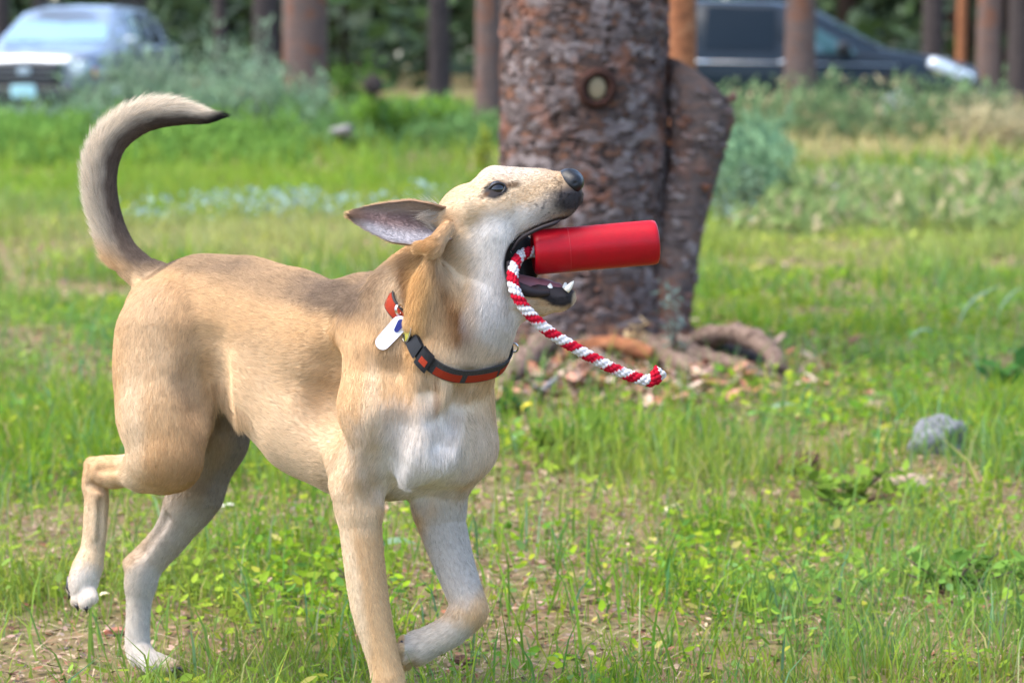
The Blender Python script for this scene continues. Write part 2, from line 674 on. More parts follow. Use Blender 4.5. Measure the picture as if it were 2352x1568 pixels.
litter = Stuff()
LP_ = np.array([[.34, .22, .14], [.26, .15, .09], [.42, .31, .21], [.16, .09, .06], [.48, .36, .24], [.30, .13, .075], [.38, .24, .19], [.22, .17, .14]])
for n, d0, d1, s0, s1 in ((26000, 3.0, 5.5, .005, .021), (30000, 5.5, 9.5, .008, .032), (7000, 9.5, 18, .02, .06)):
    x, y = trap(n, d0, d1, power=.6)
    ok = rng.random(n) < .10 + .85 * bare(x, y)
    x, y = x[ok], y[ok]
    z = ground_z(x, y) + rng.uniform(.002, .014, len(x))
    c = LP_[rng.integers(0, len(LP_), len(x))] * rng.uniform(.4, .95, (len(x), 1))
    litter.add(*leaf_quads(np.stack([x, y, z], -1), rng.uniform(s0, s1, len(x)), c, .16, .3, 2.2))
    # pine needles
    x, y = trap(n // 2, d0, d1, power=.6)
    ok = rng.random(len(x)) < .15 + .85 * bare(x, y)
    x, y = x[ok], y[ok]
    a = rng.uniform(0, 6.28, len(x))
    L = rng.uniform(.04, .11, len(x))
    p0 = np.stack([x, y, ground_z(x, y) + rng.uniform(.003, .02, len(x))], -1)
    dv = np.stack([np.cos(a), np.sin(a), rng.normal(0, .1, len(x))], -1) * L[:, None]
    sd = np.stack([-np.sin(a), np.cos(a), 0 * a], -1) * (.0010 if d1 < 6 else .0018)
    i = np.arange(len(x))[:, None] * 3
    litter.add(np.stack([p0 - sd, p0 + sd, p0 + dv], 1).reshape(-1, 3), None, i + np.array([[0, 1, 2]]), np.repeat(LP_[rng.integers(0, 6, len(x))] * .9, 3, 0))
# broken bark heaped round the foot of the old pine
n = 2600
q = np.array([G(a, b) for a, b in zip(rng.normal(1420, 190, n), rng.normal(835, 38, n))])
z = ground_z(q[:, 0], q[:, 1]) + rng.uniform(.004, .035, n)
BC_ = np.array([[.34, .17, .11], [.26, .13, .085], [.40, .27, .20], [.20, .13, .10], [.46, .35, .27], [.30, .12, .07], [.15, .10, .085]])
litter.add(*leaf_quads(np.stack([q[:, 0], q[:, 1], z], -1), rng.uniform(.02, .075, n), BC_[rng.integers(0, 7, n)] * rng.uniform(.7, 1.2, (n, 1)), .25, .35, 2.0))
tag(litter.build('leaf_litter', litterm), kind='stuff')

# tall grey-green weeds along the track, in front of the cars
weeds = Stuff()


def weed_bank(px0, px1, D_a, D_b, hmax, n, colr, dry=.0):
    """upright weed stalks with narrow leaves"""
    D_ = rng.uniform(D_a, D_b, n)
    x = atD(rng.uniform(px0, px1, n), D_)
    P = np.stack([x, D_, 0 * x], -1)
    hh = hmax * (.35 + .75 * np.clip((fbm(P, .9, 41, 2) - .25) / .45, 0, 1)) * rng.uniform(.6, 1.0, n)
    k = 16
    for q in range(k):
        t = rng.random(n)
        Q = np.stack([x + rng.normal(0, .06, n), D_ + rng.normal(0, .06, n), hh * t], -1)
        c = np.array(colr) * rng.uniform(.6, 1.35, (n, 1))
        if dry:
            m = rng.random(n) < dry
            c[m] = np.array([.40, .34, .19]) * rng.uniform(.8, 1.2, (m.sum(), 1))
        weeds.add(*leaf_quads(Q, rng.uniform(.07, .16, n), c, 1.2, .2, 3.2))


weed_bank(-120, 760, 26, 29, .95, 420, (.17, .26, .15))
weed_bank(250, 640, 27, 29, 1.25, 160, (.19, .26, .17))
weed_bank(-200, 700, 20, 26, .40, 420, (.13, .24, .045))
weed_bank(640, 1150, 24, 30, .55, 330, (.12, .22, .07))
weed_bank(1440, 2300, 25, 28, .75, 420, (.17, .25, .11), .15)
weed_bank(2180, 2460, 24, 27, .55, 150, (.36, .32, .18), .7)
weed_bank(1560, 1800, 15, 24, .42, 170, (.15, .25, .13))
weed_bank(1700, 2400, 13, 18, .18, 230, (.22, .29, .10), .2)
tag(weeds.build('tall_weeds', leafm), kind='stuff')

# a drift of pale blue-white flowering weeds left of the old tree, some more on the right
flowers = Stuff()
for cx, cy, rx, ry, n in ((640, 500, 260, 18, 300), (350, 520, 70, 14, 50), (980, 480, 60, 12, 50), (1900, 470, 50, 24, 50), (1660, 520, 80, 30, 60)):
    px = cx + rng.normal(0, .5, n) * rx
    py = cy + rng.normal(0, .5, n) * ry
    q = np.array([G(a, b) for a, b in zip(px, py)])
    q[:, 2] = rng.uniform(.03, .16, n)
    flowers.add(*leaf_quads(q, rng.uniform(.03, .065, n), np.array([.27, .37, .32]) * rng.uniform(.7, 1.15, (n, 1)), .5))
tag(flowers.build('pale_flowers', leafm), kind='stuff')
print('setting', round(time.time() - T0, 1))
# ------------------------------------------------------------------ trees
def bark_mat(name, stops, scale=(9, 9, 22), bumpd=.02, rnd=0.0, world=False, patch=None):
    m = bpy.data.materials.new(name)
    m.use_nodes = True
    t = m.node_tree
    b = t.nodes['Principled BSDF']
    b.inputs['Roughness'].default_value = .9
    b.inputs['Specular IOR Level'].default_value = .12
    co = t.nodes.new('ShaderNodeTexCoord')
    mp = t.nodes.new('ShaderNodeMapping')
    mp.inputs['Scale'].default_value = scale
    if world:
        co = t.nodes.new('ShaderNodeNewGeometry')
    t.links.new(co.outputs['Position' if world else 'Object'], mp.inputs['Vector'])
    no = t.nodes.new('ShaderNodeTexNoise')
    no.inputs['Scale'].default_value = 1.0
    no.inputs['Detail'].default_value = 8
    no.inputs['Roughness'].default_value = .72
    t.links.new(mp.outputs[0], no.inputs['Vector'])
    fac = no.outputs['Fac']
    if rnd:
        oi = t.nodes.new('ShaderNodeObjectInfo')
        ad = t.nodes.new('ShaderNodeMath')
        ad.operation = 'MULTIPLY_ADD'
        ad.inputs[1].default_value = rnd
        t.links.new(oi.outputs['Random'], ad.inputs[0])
        sb = t.nodes.new('ShaderNodeMath')
        sb.operation = 'SUBTRACT'
        sb.inputs[1].default_value = rnd / 2
        t.links.new(no.outputs['Fac'], sb.inputs[0])
        t.links.new(sb.outputs[0], ad.inputs[2])
        fac = ad.outputs[0]
    rp = t.nodes.new('ShaderNodeValToRGB')
    while len(rp.color_ramp.elements) < len(stops):
        rp.color_ramp.elements.new(.5)
    for e, (p, c) in zip(rp.color_ramp.elements, stops):
        e.position = p
        e.color = (*c, 1)
    t.links.new(fac, rp.inputs['Fac'])
    src = rp.outputs[0]
    if patch:
        n2 = t.nodes.new('ShaderNodeTexNoise')
        n2.inputs['Scale'].default_value = patch[0]
        n2.inputs['Detail'].default_value = 5
        n2.inputs['Roughness'].default_value = .65
        t.links.new(co.outputs['Position' if world else 'Object'], n2.inputs['Vector'])
        r2 = t.nodes.new('ShaderNodeValToRGB')
        r2.color_ramp.elements[0].position = .52
        r2.color_ramp.elements[1].position = .64
        t.links.new(n2.outputs['Fac'], r2.inputs['Fac'])
        ml = t.nodes.new('ShaderNodeMath')
        ml.operation = 'MULTIPLY'
        ml.inputs[1].default_value = patch[2]
        t.links.new(r2.outputs[0], ml.inputs[0])
        mx = t.nodes.new('ShaderNodeMix')
        mx.data_type = 'RGBA'
        t.links.new(ml.outputs[0], mx.inputs['Factor'])
        t.links.new(src, mx.inputs[6])
        mx.inputs[7].default_value = (*patch[1], 1)
        src = mx.outputs[2]
    t.links.new(src, b.inputs['Base Color'])
    bm_ = t.nodes.new('ShaderNodeBump')
    bm_.inputs['Distance'].default_value = bumpd
    bm_.inputs['Strength'].default_value = .9
    t.links.new(no.outputs['Fac'], bm_.inputs['Height'])
    t.links.new(bm_.outputs[0], b.inputs['Normal'])
    return m


bark_plate_m = bark_mat('bark_plate', [(.22, (.035, .025, .022)), (.40, (.095, .070, .063)), (.55, (.165, .128, .120)), (.70, (.27, .225, .21))], (26, 26, 80), .008, .26, True, (7.0, (.21, .075, .035), .75))
bark_deep = bark_mat('bark_fissure', [(.3, (.02, .014, .012)), (.5, (.075, .050, .042)), (.62, (.20, .09, .05)), (.75, (.13, .11, .105))], (14, 14, 40), .02)
bark_grey = bark_mat('bark_grey_brown', [(.3, (.045, .035, .032)), (.5, (.13, .097, .086)), (.62, (.18, .10, .07)), (.75, (.24, .19, .175))], (16, 16, 40), .03, patch=(3.5, (.20, .075, .035), .75))
bark_dark = bark_mat('bark_dark', [(.3, (.018, .015, .015)), (.5, (.05, .04, .038)), (.7, (.095, .075, .07))], (14, 14, 24), .03)
bark_orange = bark_mat('bark_orange', [(.3, (.07, .035, .022)), (.5, (.26, .10, .045)), (.7, (.34, .17, .09))], (10, 10, 22), .02)
needle = mat('needles', rough=.6, spec=.2, attr='col', trans=.3)
MAINX, MAIND = atD(1340, 8.07), 8.07 * math.cos(0)


def trunk_mesh(name, r, h, seed, m, flare=.35, seg=28, rings=40, lean=(0, 0), amp=.06, zmin=-.15):
    z = np.concatenate([np.linspace(zmin, 1.6, rings // 2), np.linspace(1.7, h, rings // 2)])
    a = np.linspace(0, 2 * np.pi, seg + 1)
    P = np.zeros((len(z), seg + 1, 3))
    for i, zz in enumerate(z):
        rr = r * (1 - .45 * max(zz, 0) / h) * (1 + flare * math.exp(-max(zz, 0) / .16))
        q = np.stack([np.cos(a) * 3, np.sin(a) * 3, np.full_like(a, zz * 2.5)], -1)
        q[-1] = q[0]
        rad = rr * (1 + amp * (fbm(q, 1.3, seed) - .5) * 2)
        P[i] = np.stack([np.cos(a) * rad + lean[0] * zz, np.sin(a) * rad + lean[1] * zz, np.full_like(a, zz)], -1)
    return MB().grid(P[:, ::-1]).mesh(name, [m])


# one crown shape of limbs and needle clumps, shared by the pines (it stands above the picture)
def crown_meshes(seed):
    g = np.random.default_rng(seed)
    mb = MB()
    C_ = []
    for k in range(13):
        z0 = 5.0 + k * .34
        a = k * 2.4 + g.uniform(-.4, .4)
        L = 2.1 - .1 * k
        p = np.array([[0, 0, z0], [math.cos(a) * L * .5, math.sin(a) * L * .5, z0 + .25], [math.cos(a) * L, math.sin(a) * L, z0 + .2]])
        mb.tube(p, np.array([.06, .04, .012]), 6)
        for q in range(60):
            t = g.uniform(.35, 1.05)
            C_.append([math.cos(a) * L * t + g.normal(0, .2), math.sin(a) * L * t + g.normal(0, .2), z0 + .25 * t + g.normal(0, .14)])
    limbs = mb.mesh('pine_limbs', [bark_grey])
    C_ = np.array(C_)
    V, _, T, c = leaf_quads(C_, g.uniform(.14, .30, len(C_)), np.array([.045, .085, .03]) * g.uniform(.6, 1.4, (len(C_), 1)), .8, .2, 1.6)
    me = np_mesh('pine_crown', V, [T], [needle])
    vcol(me, c)
    return limbs, me


LIMBS, CROWN = crown_meshes(3)


def pine(name, px, D, wpx, m, label, group=None, h=9.5, lean=(0, 0), seed=1, flare=.25):
    x = atD(px, D)
    r = wpx / 2 * D / FPX
    t = empty(name, (x, D, float(ground_z(np.array([x]), np.array([D]))[0])), label, 'tree', group)
    link('trunk', trunk_mesh('pine_trunk', r, h, seed, m, flare, lean=lean), t)
    o = link('limbs', LIMBS, t)
    o.location = (lean[0] * 6, lean[1] * 6, 0)
    o = link('crown', CROWN, t)
    o.location = (lean[0] * 6, lean[1] * 6, 0)
    return t


# --- the old two-stemmed pine behind the dog
tree = empty('pine_tree', (MAINX, 8.07, 0), 'big old pine with scaly grey bark, a round knot and a broken side stem', 'tree')
TLc = np.array(tree.location)
MR = 198 * 8.07 / FPX


def main_radius(a, z):
    q = np.stack([np.cos(a) * 3, np.sin(a) * 3, z * 2.0 + 0 * a], -1)
    return MR * (1 - .03 * np.maximum(z, 0)) * (1 + .42 * np.exp(-np.maximum(z, 0) / .11)) * (1 + .05 * (fbm(q, 1.2, 9) - .5))


a = np.linspace(0, 2 * np.pi, 193)
zz = np.concatenate([np.linspace(-.12, 1.5, 110), np.linspace(1.6, 9.5, 24)])
A_, Z_ = np.meshgrid(a, zz, indexing='ij')
A2 = A_.copy()
A2[-1] = A2[0]
rad = main_radius(A2, Z_) * np.where(Z_ > 1.5, 1 - .05 * (Z_ - 1.5), 1)
q = np.stack([np.cos(A2) * 6, np.sin(A2) * 6, Z_ * 22], -1)
rad = rad * (1 + .045 * (fbm(q, 1.0, 13, 3) - .5))
for a0, ph in [(-2.75, .7), (-2.38, 2.1), (-2.02, 4.0), (-1.66, .3), (-1.36, 3.3), (-1.0, 5.2), (-.62, 1.4), (-.33, 2.7)]:
    da = (A2 - 2 * np.pi) - (a0 + .07 * np.sin(5 * Z_ + ph) + .03 * np.sin(17 * Z_ + 2 * ph))
    rad = rad * (1 - .045 * np.exp(-(da / .035) ** 2))
link('trunk', MB().grid(np.stack([np.cos(A_) * rad, np.sin(A_) * rad, Z_], -1)).mesh('old_pine_trunk', [bark_deep]), tree)
o = link('limbs', LIMBS, tree)
o = link('crown', CROWN, tree)

# bark: overlapping scales, each its own plate on the side one can see
def plate_mesh(seed):
    g = np.random.default_rng(seed)
    n = 11
    a = np.linspace(0, 2 * np.pi, n, endpoint=False) + g.normal(0, .14, n)
    r = g.uniform(.38, 1.25, n)
    o = np.stack([np.cos(a) * r * .5, 0 * a, np.sin(a) * r * .5], -1)
    top = o * .92
    top[:, 1] = -.9 + .4 * g.random(n) + .8 * o[:, 2] + .5 * o[:, 0] * g.normal()
    c = np.array([[0, -1.15, 0]])
    V = np.vstack([o, top, c])
    k = np.arange(n)
    F = [np.stack([k, (k + 1) % n, n + (k + 1) % n, n + k], -1), np.stack([n + k, n + (k + 1) % n, np.full(n, 2 * n)], -1)]
    return np_mesh('bark_plate', V, F, [bark_plate_m], False)


PLATES = [plate_mesh(s) for s in range(14)]


def put_plate(parent, p, nrm, w_, h_, th_, roll, me, nm='bark_plate'):
    o = bpy.data.objects.new(nm, me)
    COL.objects.link(o)
    o.parent = parent
    n = Vector(nrm).normalized()
    x = Vector((0, 0, 1)).cross(n) * -1
    x.normalize()
    z = x.cross(-n) * 1
    M = Matrix((x, -n, z)).transposed().to_4x4()
    M = M @ Matrix.Rotation(roll, 4, 'Y')
    M = Matrix.Translation(Vector(p)) @ M @ Matrix.Diagonal((w_, th_, h_, 1))
    o.matrix_local = M
    return o


cand = []
g = np.random.default_rng(21)
z = .05
while z < 1.34:
    hrow = g.uniform(.024, .046)
    ang = -math.pi + .12 + g.uniform(0, .2)
    while ang < -.05:
        wd = g.uniform(.035, .10)
        cand.append((ang + wd / MR / 2, z + g.normal(0, .012), wd * g.uniform(1.1, 1.7), hrow * g.uniform(1.0, 1.9)))
        ang += wd / MR
    z += hrow * .93
g.shuffle(cand)
kn = W(1364, 202, 0)


def near_knot(ang, z):
    px = 1340 + math.cos(ang) * 198
    py = HORIZON + (CAM_H - z) * FPX / (8.07 - .28)
    return abs(px - 1364) < 50 and abs(py - 202) < 54


FISS = [(-2.75, .7), (-2.38, 2.1), (-2.02, 4.0), (-1.66, .3), (-1.36, 3.3), (-1.0, 5.2), (-.62, 1.4), (-.33, 2.7)]


def in_fissure(ang, z):
    return any(abs(ang - (a0 + .07 * math.sin(5 * z + ph) + .03 * math.sin(17 * z + 2 * ph))) < .034 for a0, ph in FISS)


cand = [c for c in cand if not near_knot(c[0], c[1]) and not in_fissure(c[0], c[1])]
for _ in range(1100):
    c = (g.uniform(-math.pi + .05, -.05), g.uniform(.03, 1.34), g.uniform(.015, .04), g.uniform(.010, .022))
    if not near_knot(c[0], c[1]):
        cand.append(c)
big = sorted(cand, key=lambda c: -c[2] * c[3] * abs(math.sin(c[0])))
extra = MB()
for i, (ang, z, wd, hh) in enumerate(big):
    r = float(main_radius(np.array([ang]), np.array([z]))[0]) * .985
    p = (math.cos(ang) * r, math.sin(ang) * r, z)
    th_ = g.uniform(.003, .011)
    if i < 290:
        put_plate(tree, p, (math.cos(ang), math.sin(ang), g.normal(0, .1)), wd, hh, th_, g.normal(0, .35), PLATES[g.integers(0, 14)])
    else:
        me = PLATES[g.integers(0, 14)]
        v = np.array([x.co for x in me.vertices])
        x_ = np.array([-math.sin(ang), math.cos(ang), 0])
        n_ = np.array([math.cos(ang), math.sin(ang), 0])
        V = np.array(p) + v[:, :1] * wd * x_ - v[:, 1:2] * th_ * n_ + v[:, 2:3] * hh * np.array([0, 0, 1.0])
        extra.add(V, [np.array([pl.vertices[:] for pl in me.polygons if len(pl.vertices) == 4]), np.array([pl.vertices[:] for pl in me.polygons if len(pl.vertices) == 3])])
o = link('bark_scales', extra.mesh('bark_scales', [bark_plate_m], False), tree)
o['kind'] = 'stuff'

# the cut knot
kc = np.array([0, 0, 0.0])
kang = -math.pi / 2 + math.asin((1364 - 1340) / 198)
kz = CAM_H - (202 - HORIZON) * (8.07 - .28) / FPX
kr = float(main_radius(np.array([kang]), np.array([kz]))[0])
kn_ = np.array([math.cos(kang), math.sin(kang), 0])
kx_ = np.array([-math.sin(kang), math.cos(kang), 0])
kp = kn_ * kr + np.array([0, 0, kz])
s_ = 8 / FPX * .80
rings = []
for rr, dep in ((58, -.012), (50, .018), (42, .030), (33, .020), (27, .004)):
    aa = np.linspace(0, 2 * np.pi, 33)
    wob = 1 + .04 * np.sin(2 * aa + 1) + .025 * np.sin(5 * aa)
    rings.append([kp + kn_ * dep + kx_ * math.cos(q) * rr * s_ * w_ + np.array([0, 0, 1]) * math.sin(q) * rr * 1.08 * s_ * w_ for q, w_ in zip(aa, wob)])
knot = link('knot', MB().grid(np.array(rings)).mesh('knot', [bark_mat('knot_collar', [(.3, (.015, .010, .008)), (.55, (.05, .022, .016)), (.75, (.13, .05, .03))], (30, 30, 30), .01)]), tree)
rings = []
for rr, dep in ((29, .002), (26, .012), (16, .016), (2, .017)):
    rings.append([kp + kn_ * dep + kx_ * math.cos(q) * rr * .9 * s_ + np.array([0, 0, 1]) * math.sin(q) * rr * 1.15 * s_ for q in np.linspace(0, 2 * np.pi, 25)])
link('cut_wood', MB().grid(np.array(rings)).mesh('cut_wood', [mat('cut_wood', (.26, .20, .115), rough=.8, noise=(60, (.20, .14, .08), .6))]), knot)

# broken side stem on the right of the trunk
def at8(px, py, D=8.0):
    q = W(px, py, D0 - D)
    return q - TLc


stem_path = catmull([at8(1520, 800, 7.98), at8(1532, 720, 7.98), at8(1552, 600, 7.98), at8(1573, 480, 7.98), at8(1600, 350, 7.98), at8(1612, 250, 7.98), at8(1607, 190, 7.99)], 40)
srad = np.interp(np.linspace(0, 1, 40), [0, .15, .4, .62, .8, .93, 1], [80, 56, 50, 58, 74, 76, 72]) * 8 / FPX
V, Q, T_ = tube(stem_path, srad, 40)
nz = (fbm(V * np.array([1, 1, 1.6]), 22, 19, 3) - .5)
cen = np.repeat(stem_path, 40, 0)
dirs = V[:-2] - cen
V[:-2] = cen + dirs * (1 + .22 * nz[:-2, None])
slant = -(V[:, 0] - stem_path[-1][0]) * .85
V[:, 2] += slant * np.clip((V[:, 2] - at8(1607, 290)[2]) / (at8(1607, 190)[2] - at8(1607, 290)[2]), 0, 1)
V[-1] = stem_path[-1] + np.array([0, 0, .012])
stem = link('side_stem', np_mesh('side_stem', V, [Q, T_], [bark_grey]), tree)
k = 0
for i in range(3, 38):
    L = srad[i]
    for q in range(3):
        ang = -math.pi / 2 + g.uniform(-1.35, 1.35)
        n_ = np.array([math.cos(ang), math.sin(ang), 0])
        if g.random() < .75:
            put_plate(stem, stem_path[i] + n_ * L * 1.0, n_, g.uniform(.035, .065), g.uniform(.022, .04), g.uniform(.006, .012), g.normal(0, .25), PLATES[g.integers(0, 14)])
            k += 1
# roots spreading to the right, one of them arched and cut off, one a dark filler for its hollow
def root(pts, r0, r1, seed, nm='root', m=None):
    p = catmull(pts, 26)
    V, Q, T_ = tube(p, np.linspace(r0, r1, 26), 14)
    nzv = fbm(V, 40, seed, 3) - .5
    c_ = np.vstack([np.repeat(p, 14, 0), p[:1], p[-1:]])
    lo_ = np.repeat(1 + .8 * (fbm(p, 14, seed + 40, 2) - .5), 14)
    lo_ = np.concatenate([lo_, lo_[:1], lo_[-1:]])
    V = c_ + (V - c_) * (lo_ * (1 + .9 * nzv))[:, None] * np.array([1, 1, .85])
    V[:, 2] -= .012
    return link(nm, np_mesh('pine_root', V, [Q, T_], [m or rootm]), tree)


rootm = bark_mat('root_bark', [(.3, (.05, .032, .025)), (.5, (.18, .12, .09)), (.62, (.31, .22, .165)), (.78, (.40, .32, .26))], (30, 60, 60), .02)


def gl(px, py, z=0.0):
    return G(px, py, z) - TLc


root([at8(1570, 800, 7.9), at8(1592, 782, 7.85), at8(1630, 764, 7.8), at8(1685, 756, 7.7), at8(1737, 772, 7.6), at8(1775, 806, 7.5), at8(1787, 850, 7.42)], .046, .031, 5)
root([at8(1600, 812, 7.88), at8(1660, 806, 7.84), at8(1720, 815, 7.75), at8(1760, 842, 7.6)], .045, .030, 15, m=bark_dark)  # dark root added under the arch to paint its shaded hollow
root([at8(1530, 785, 7.85), at8(1570, 800, 7.7), at8(1630, 816, 7.58), at8(1690, 832, 7.48), at8(1745, 850, 7.4)], .052, .024, 6)
root([at8(1490, 790, 7.8), at8(1540, 818, 7.55), at8(1590, 836, 7.42), at8(1650, 852, 7.35)], .044, .020, 16)
root([at8(1310, 800, 7.65), at8(1370, 782, 7.6), at8(1440, 784, 7.55), at8(1500, 806, 7.5)], .034, .024, 7, m=bark_orange)
root([at8(1250, 780, 7.75), at8(1215, 808, 7.55), at8(1180, 850, 7.3), at8(1150, 880, 7.2)], .052, .022, 10)
root([at8(1350, 800, 7.7), at8(1390, 830, 7.4), at8(1450, 850, 7.3), at8(1530, 868, 7.2)], .044, .016, 8)



# --- pines farther back that one can tell apart
pine('pine_tree', 705, 32, 108, bark_grey, 'reddish brown pine trunk between the silver car and the old tree', seed=4)
pine('pine_tree', 1834, 27, 74, bark_grey, 'grey brown pine trunk standing in front of the dark car', seed=5, flare=.15, lean=(-.004, 0))
pine('pine_tree', 1563, 14.5, 68, bark_orange, 'slim orange barked pine trunk close behind the broken side stem', seed=6)
pine('pine_tree', 1122, 27.5, 62, bark_grey, 'plain grey pine trunk just left of the old scaly tree', seed=7)
pine('pine_tree', 2263, 35, 58, bark_grey, 'grey pine trunk in front of the nose of the dark car', seed=8)
pine('pine_tree', 1010, 46, 52, bark_dark, 'dark far pine trunk above the bright green bush', seed=9)
pine('pine_tree', 2135, 52, 52, bark_dark, 'dark far pine trunk above the bonnet of the dark car', seed=10)
pine('pine_tree', 2200, 44, 24, bark_orange, 'thin orange far pine trunk above the headlight of the dark car', seed=11)
pine('pine_tree', 12, 40, 46, bark_dark, 'dark pine trunk at the upper left corner beside the silver car', seed=12)
pine('pine_tree', 512, 48, 34, bark_dark, 'dark far pine trunk just right of the silver car', seed=13)
pine('pine_tree', 615, 44, 62, bark_dark, 'dark pine trunk left of the reddish brown pine trunk', seed=14)
pine('pine_tree', 2335, 40, 60, bark_dark, 'dark pine trunk at the upper right edge', seed=15)

# --- the far wood: trunks and undergrowth that read as one mass
wood = Stuff()
g = np.random.default_rng(5)
for k in range(80):
    D = g.uniform(50, 85)
    x = g.uniform(-36, 36)
    if abs(CW / 2 + x / D * FPX - 860) < 45:
        continue
    r = g.uniform(.08, .26)
    V, Q, T_ = tube(np.array([[x, D, -.2], [x, D, 4], [x + g.normal(0, .2), D, 9]]), [r, r * .85, r * .6], 8)
    c = np.array([[.05, .040, .036], [.08, .055, .042], [.07, .045, .035]][g.integers(0, 3)]) * g.uniform(.6, 1.3)
    wood.add(V, Q, T_, np.tile(c, (len(V), 1)))
n = 26000
D = g.uniform(56, 95, n)
P = np.stack([g.uniform(-30, 30, n), D, g.uniform(0, 1, n) ** 1.3 * 9], -1)
dens = fbm(P, .33, 71, 3)
keepw = dens + g.normal(0, .04, n) > .47
P = P[keepw]
dn = dens[keepw]
c = np.array([.035, .060, .028]) * g.uniform(.45, 1.5, (len(P), 1))
bright = (fbm(P, .5, 73, 2) > .60)
c[bright] = np.array([.055, .10, .03]) * g.uniform(.6, 1.3, (bright.sum(), 1))
wood.add(*leaf_quads(P, g.uniform(.35, .8, len(P)), c, .8, .2, 1.5))
n = 5000
P = np.stack([g.uniform(-40, 40, n), g.uniform(95, 100, n), g.uniform(-.2, 14, n)], -1)
wood.add(*leaf_quads(P, g.uniform(1.6, 2.8, n), np.array([.028, .044, .024]) * g.uniform(.5, 1.5, (n, 1)), .8, .2, 1.3))
n = 16000
aw = g.uniform(0, 2 * np.pi, n)
rw = g.uniform(42, 75, n)
P = np.stack([np.cos(aw) * rw * .9, 6 + np.sin(aw) * rw, g.uniform(-.2, 7, n) * g.uniform(.4, 1, n)], -1)
P = P[(np.abs(P[:, 0]) > 12 + .25 * np.maximum(P[:, 1], 0)) | (P[:, 1] < 0)]
wood.add(*leaf_quads(P, g.uniform(1.0, 2.2, len(P)), np.array([.04, .062, .028]) * g.uniform(.5, 1.5, (len(P), 1)), .8, .2, 1.4))
tag(wood.build('far_wood', needle), kind='stuff')


# --- shrubs and single plants
def shrub(name, px, D, wm, hm, n, size, c, label, cat='shrub', aspect=1.8, stems=9):
    x = atD(px, D)
    loc = np.array([x, D, float(ground_z(np.array([x]), np.array([D]))[0])])
    t = empty(name, loc, label, cat)
    mb = MB()
    tips = []
    for k in range(stems):
        a = g.uniform(0, 6.28)
        rr = g.uniform(.15, .95) ** .7 * wm / 2
        top = np.array([math.cos(a) * rr, math.sin(a) * rr, hm * g.uniform(.55, 1.0) * (1 - .35 * (rr / (wm / 2)) ** 2)])
        p = np.array([[top[0] * .1, top[1] * .1, -.02], top * np.array([.45, .45, .5]), top])
        mb.tube(p, np.array([.010, .007, .003]) * max(hm, .4), 5)
        tips.append(p)
    link('stems', mb.mesh('shrub_stems', [bark_grey]), t)
    k = g.integers(0, stems, n)
    tt = np.clip(g.uniform(.25, 1.05, n), 0, 1)
    tips = np.array(tips)
    P = tips[k, 1] + (tips[k, 2] - tips[k, 1]) * (tt[:, None] * 2 - 1).clip(-.6, 1)
    P = P + g.normal(0, .11, (n, 3)) * np.array([wm, wm, hm]) * .55
    P[:, 2] = np.abs(P[:, 2])
    s = Stuff()
    s.add(*leaf_quads(P, size * g.uniform(.6, 1.3, n), np.array(c) * g.uniform(.6, 1.4, (n, 1)), .6, .25, aspect))
    s.build('leaves', leafm, t)
    return t


shrub('shrub', 930, 25.5, 1.35, .62, 1500, .07, (.13, .25, .03), 'bright green bush growing left of the old tree', stems=16)
shrub('shrub', 830, 36, 1.2, 1.0, 700, .09, (.085, .17, .03), 'tall green bush right of the reddish brown pine trunk', stems=14)
shrub('sapling', 1108, 18.5, .16, .52, 260, .045, (.26, .30, .035), 'yellow green upright sprout beside the left edge of the old tree', 'plant', stems=4)
shrub('shrub', 1690, 14, .40, .42, 420, .05, (.16, .24, .15), 'grey green leafy weed right of the broken side stem', 'plant', stems=9)
shrub('weed_plant', 1555, 7.55, .12, .42, 90, .035, (.16, .24, .20), 'thin blue green weed stalk growing against the foot of the old tree', 'plant', 4.5, 5)
shrub('weed_plant', 1462, 7.5, .07, .20, 60, .05, (.38, .28, .15), 'dry straw coloured tuft at the foot of the old tree', 'plant', 5.0, 6)
shrub('weed_plant', 1172, 6.6, .10, .07, 26, .055, (.045, .12, .035), 'dark green broad leaved weed just right of the dog chest', 'plant', 1.6, 5)
shrub('weed_plant', 2330, 7.2, .16, .09, 30, .07, (.05, .14, .03), 'dark green broad leaved weed at the right edge', 'plant', 1.7, 5)
shrub('weed_plant', 1340, 5.9, .35, .10, 130, .04, (.14, .24, .03), 'bright green weed clump below the end of the rope', 'plant', 1.7, 10)
shrub('weed_plant', 1960, 5.3, .40, .09, 130, .04, (.15, .24, .03), 'low green weed clump left of the grey stone', 'plant', 1.8, 10)
shrub('weed_plant', 2210, 4.4, .26, .09, 110, .035, (.13, .24, .04), 'leafy green weed clump in the lower right corner', 'plant', 1.9, 9)
shrub('weed_plant', 820, 4.4, .20, .06, 70, .03, (.20, .28, .03), 'yellow green weed clump between the hind and front legs of the dog', 'plant', 1.8, 8)
print('trees', round(time.time() - T0, 1))
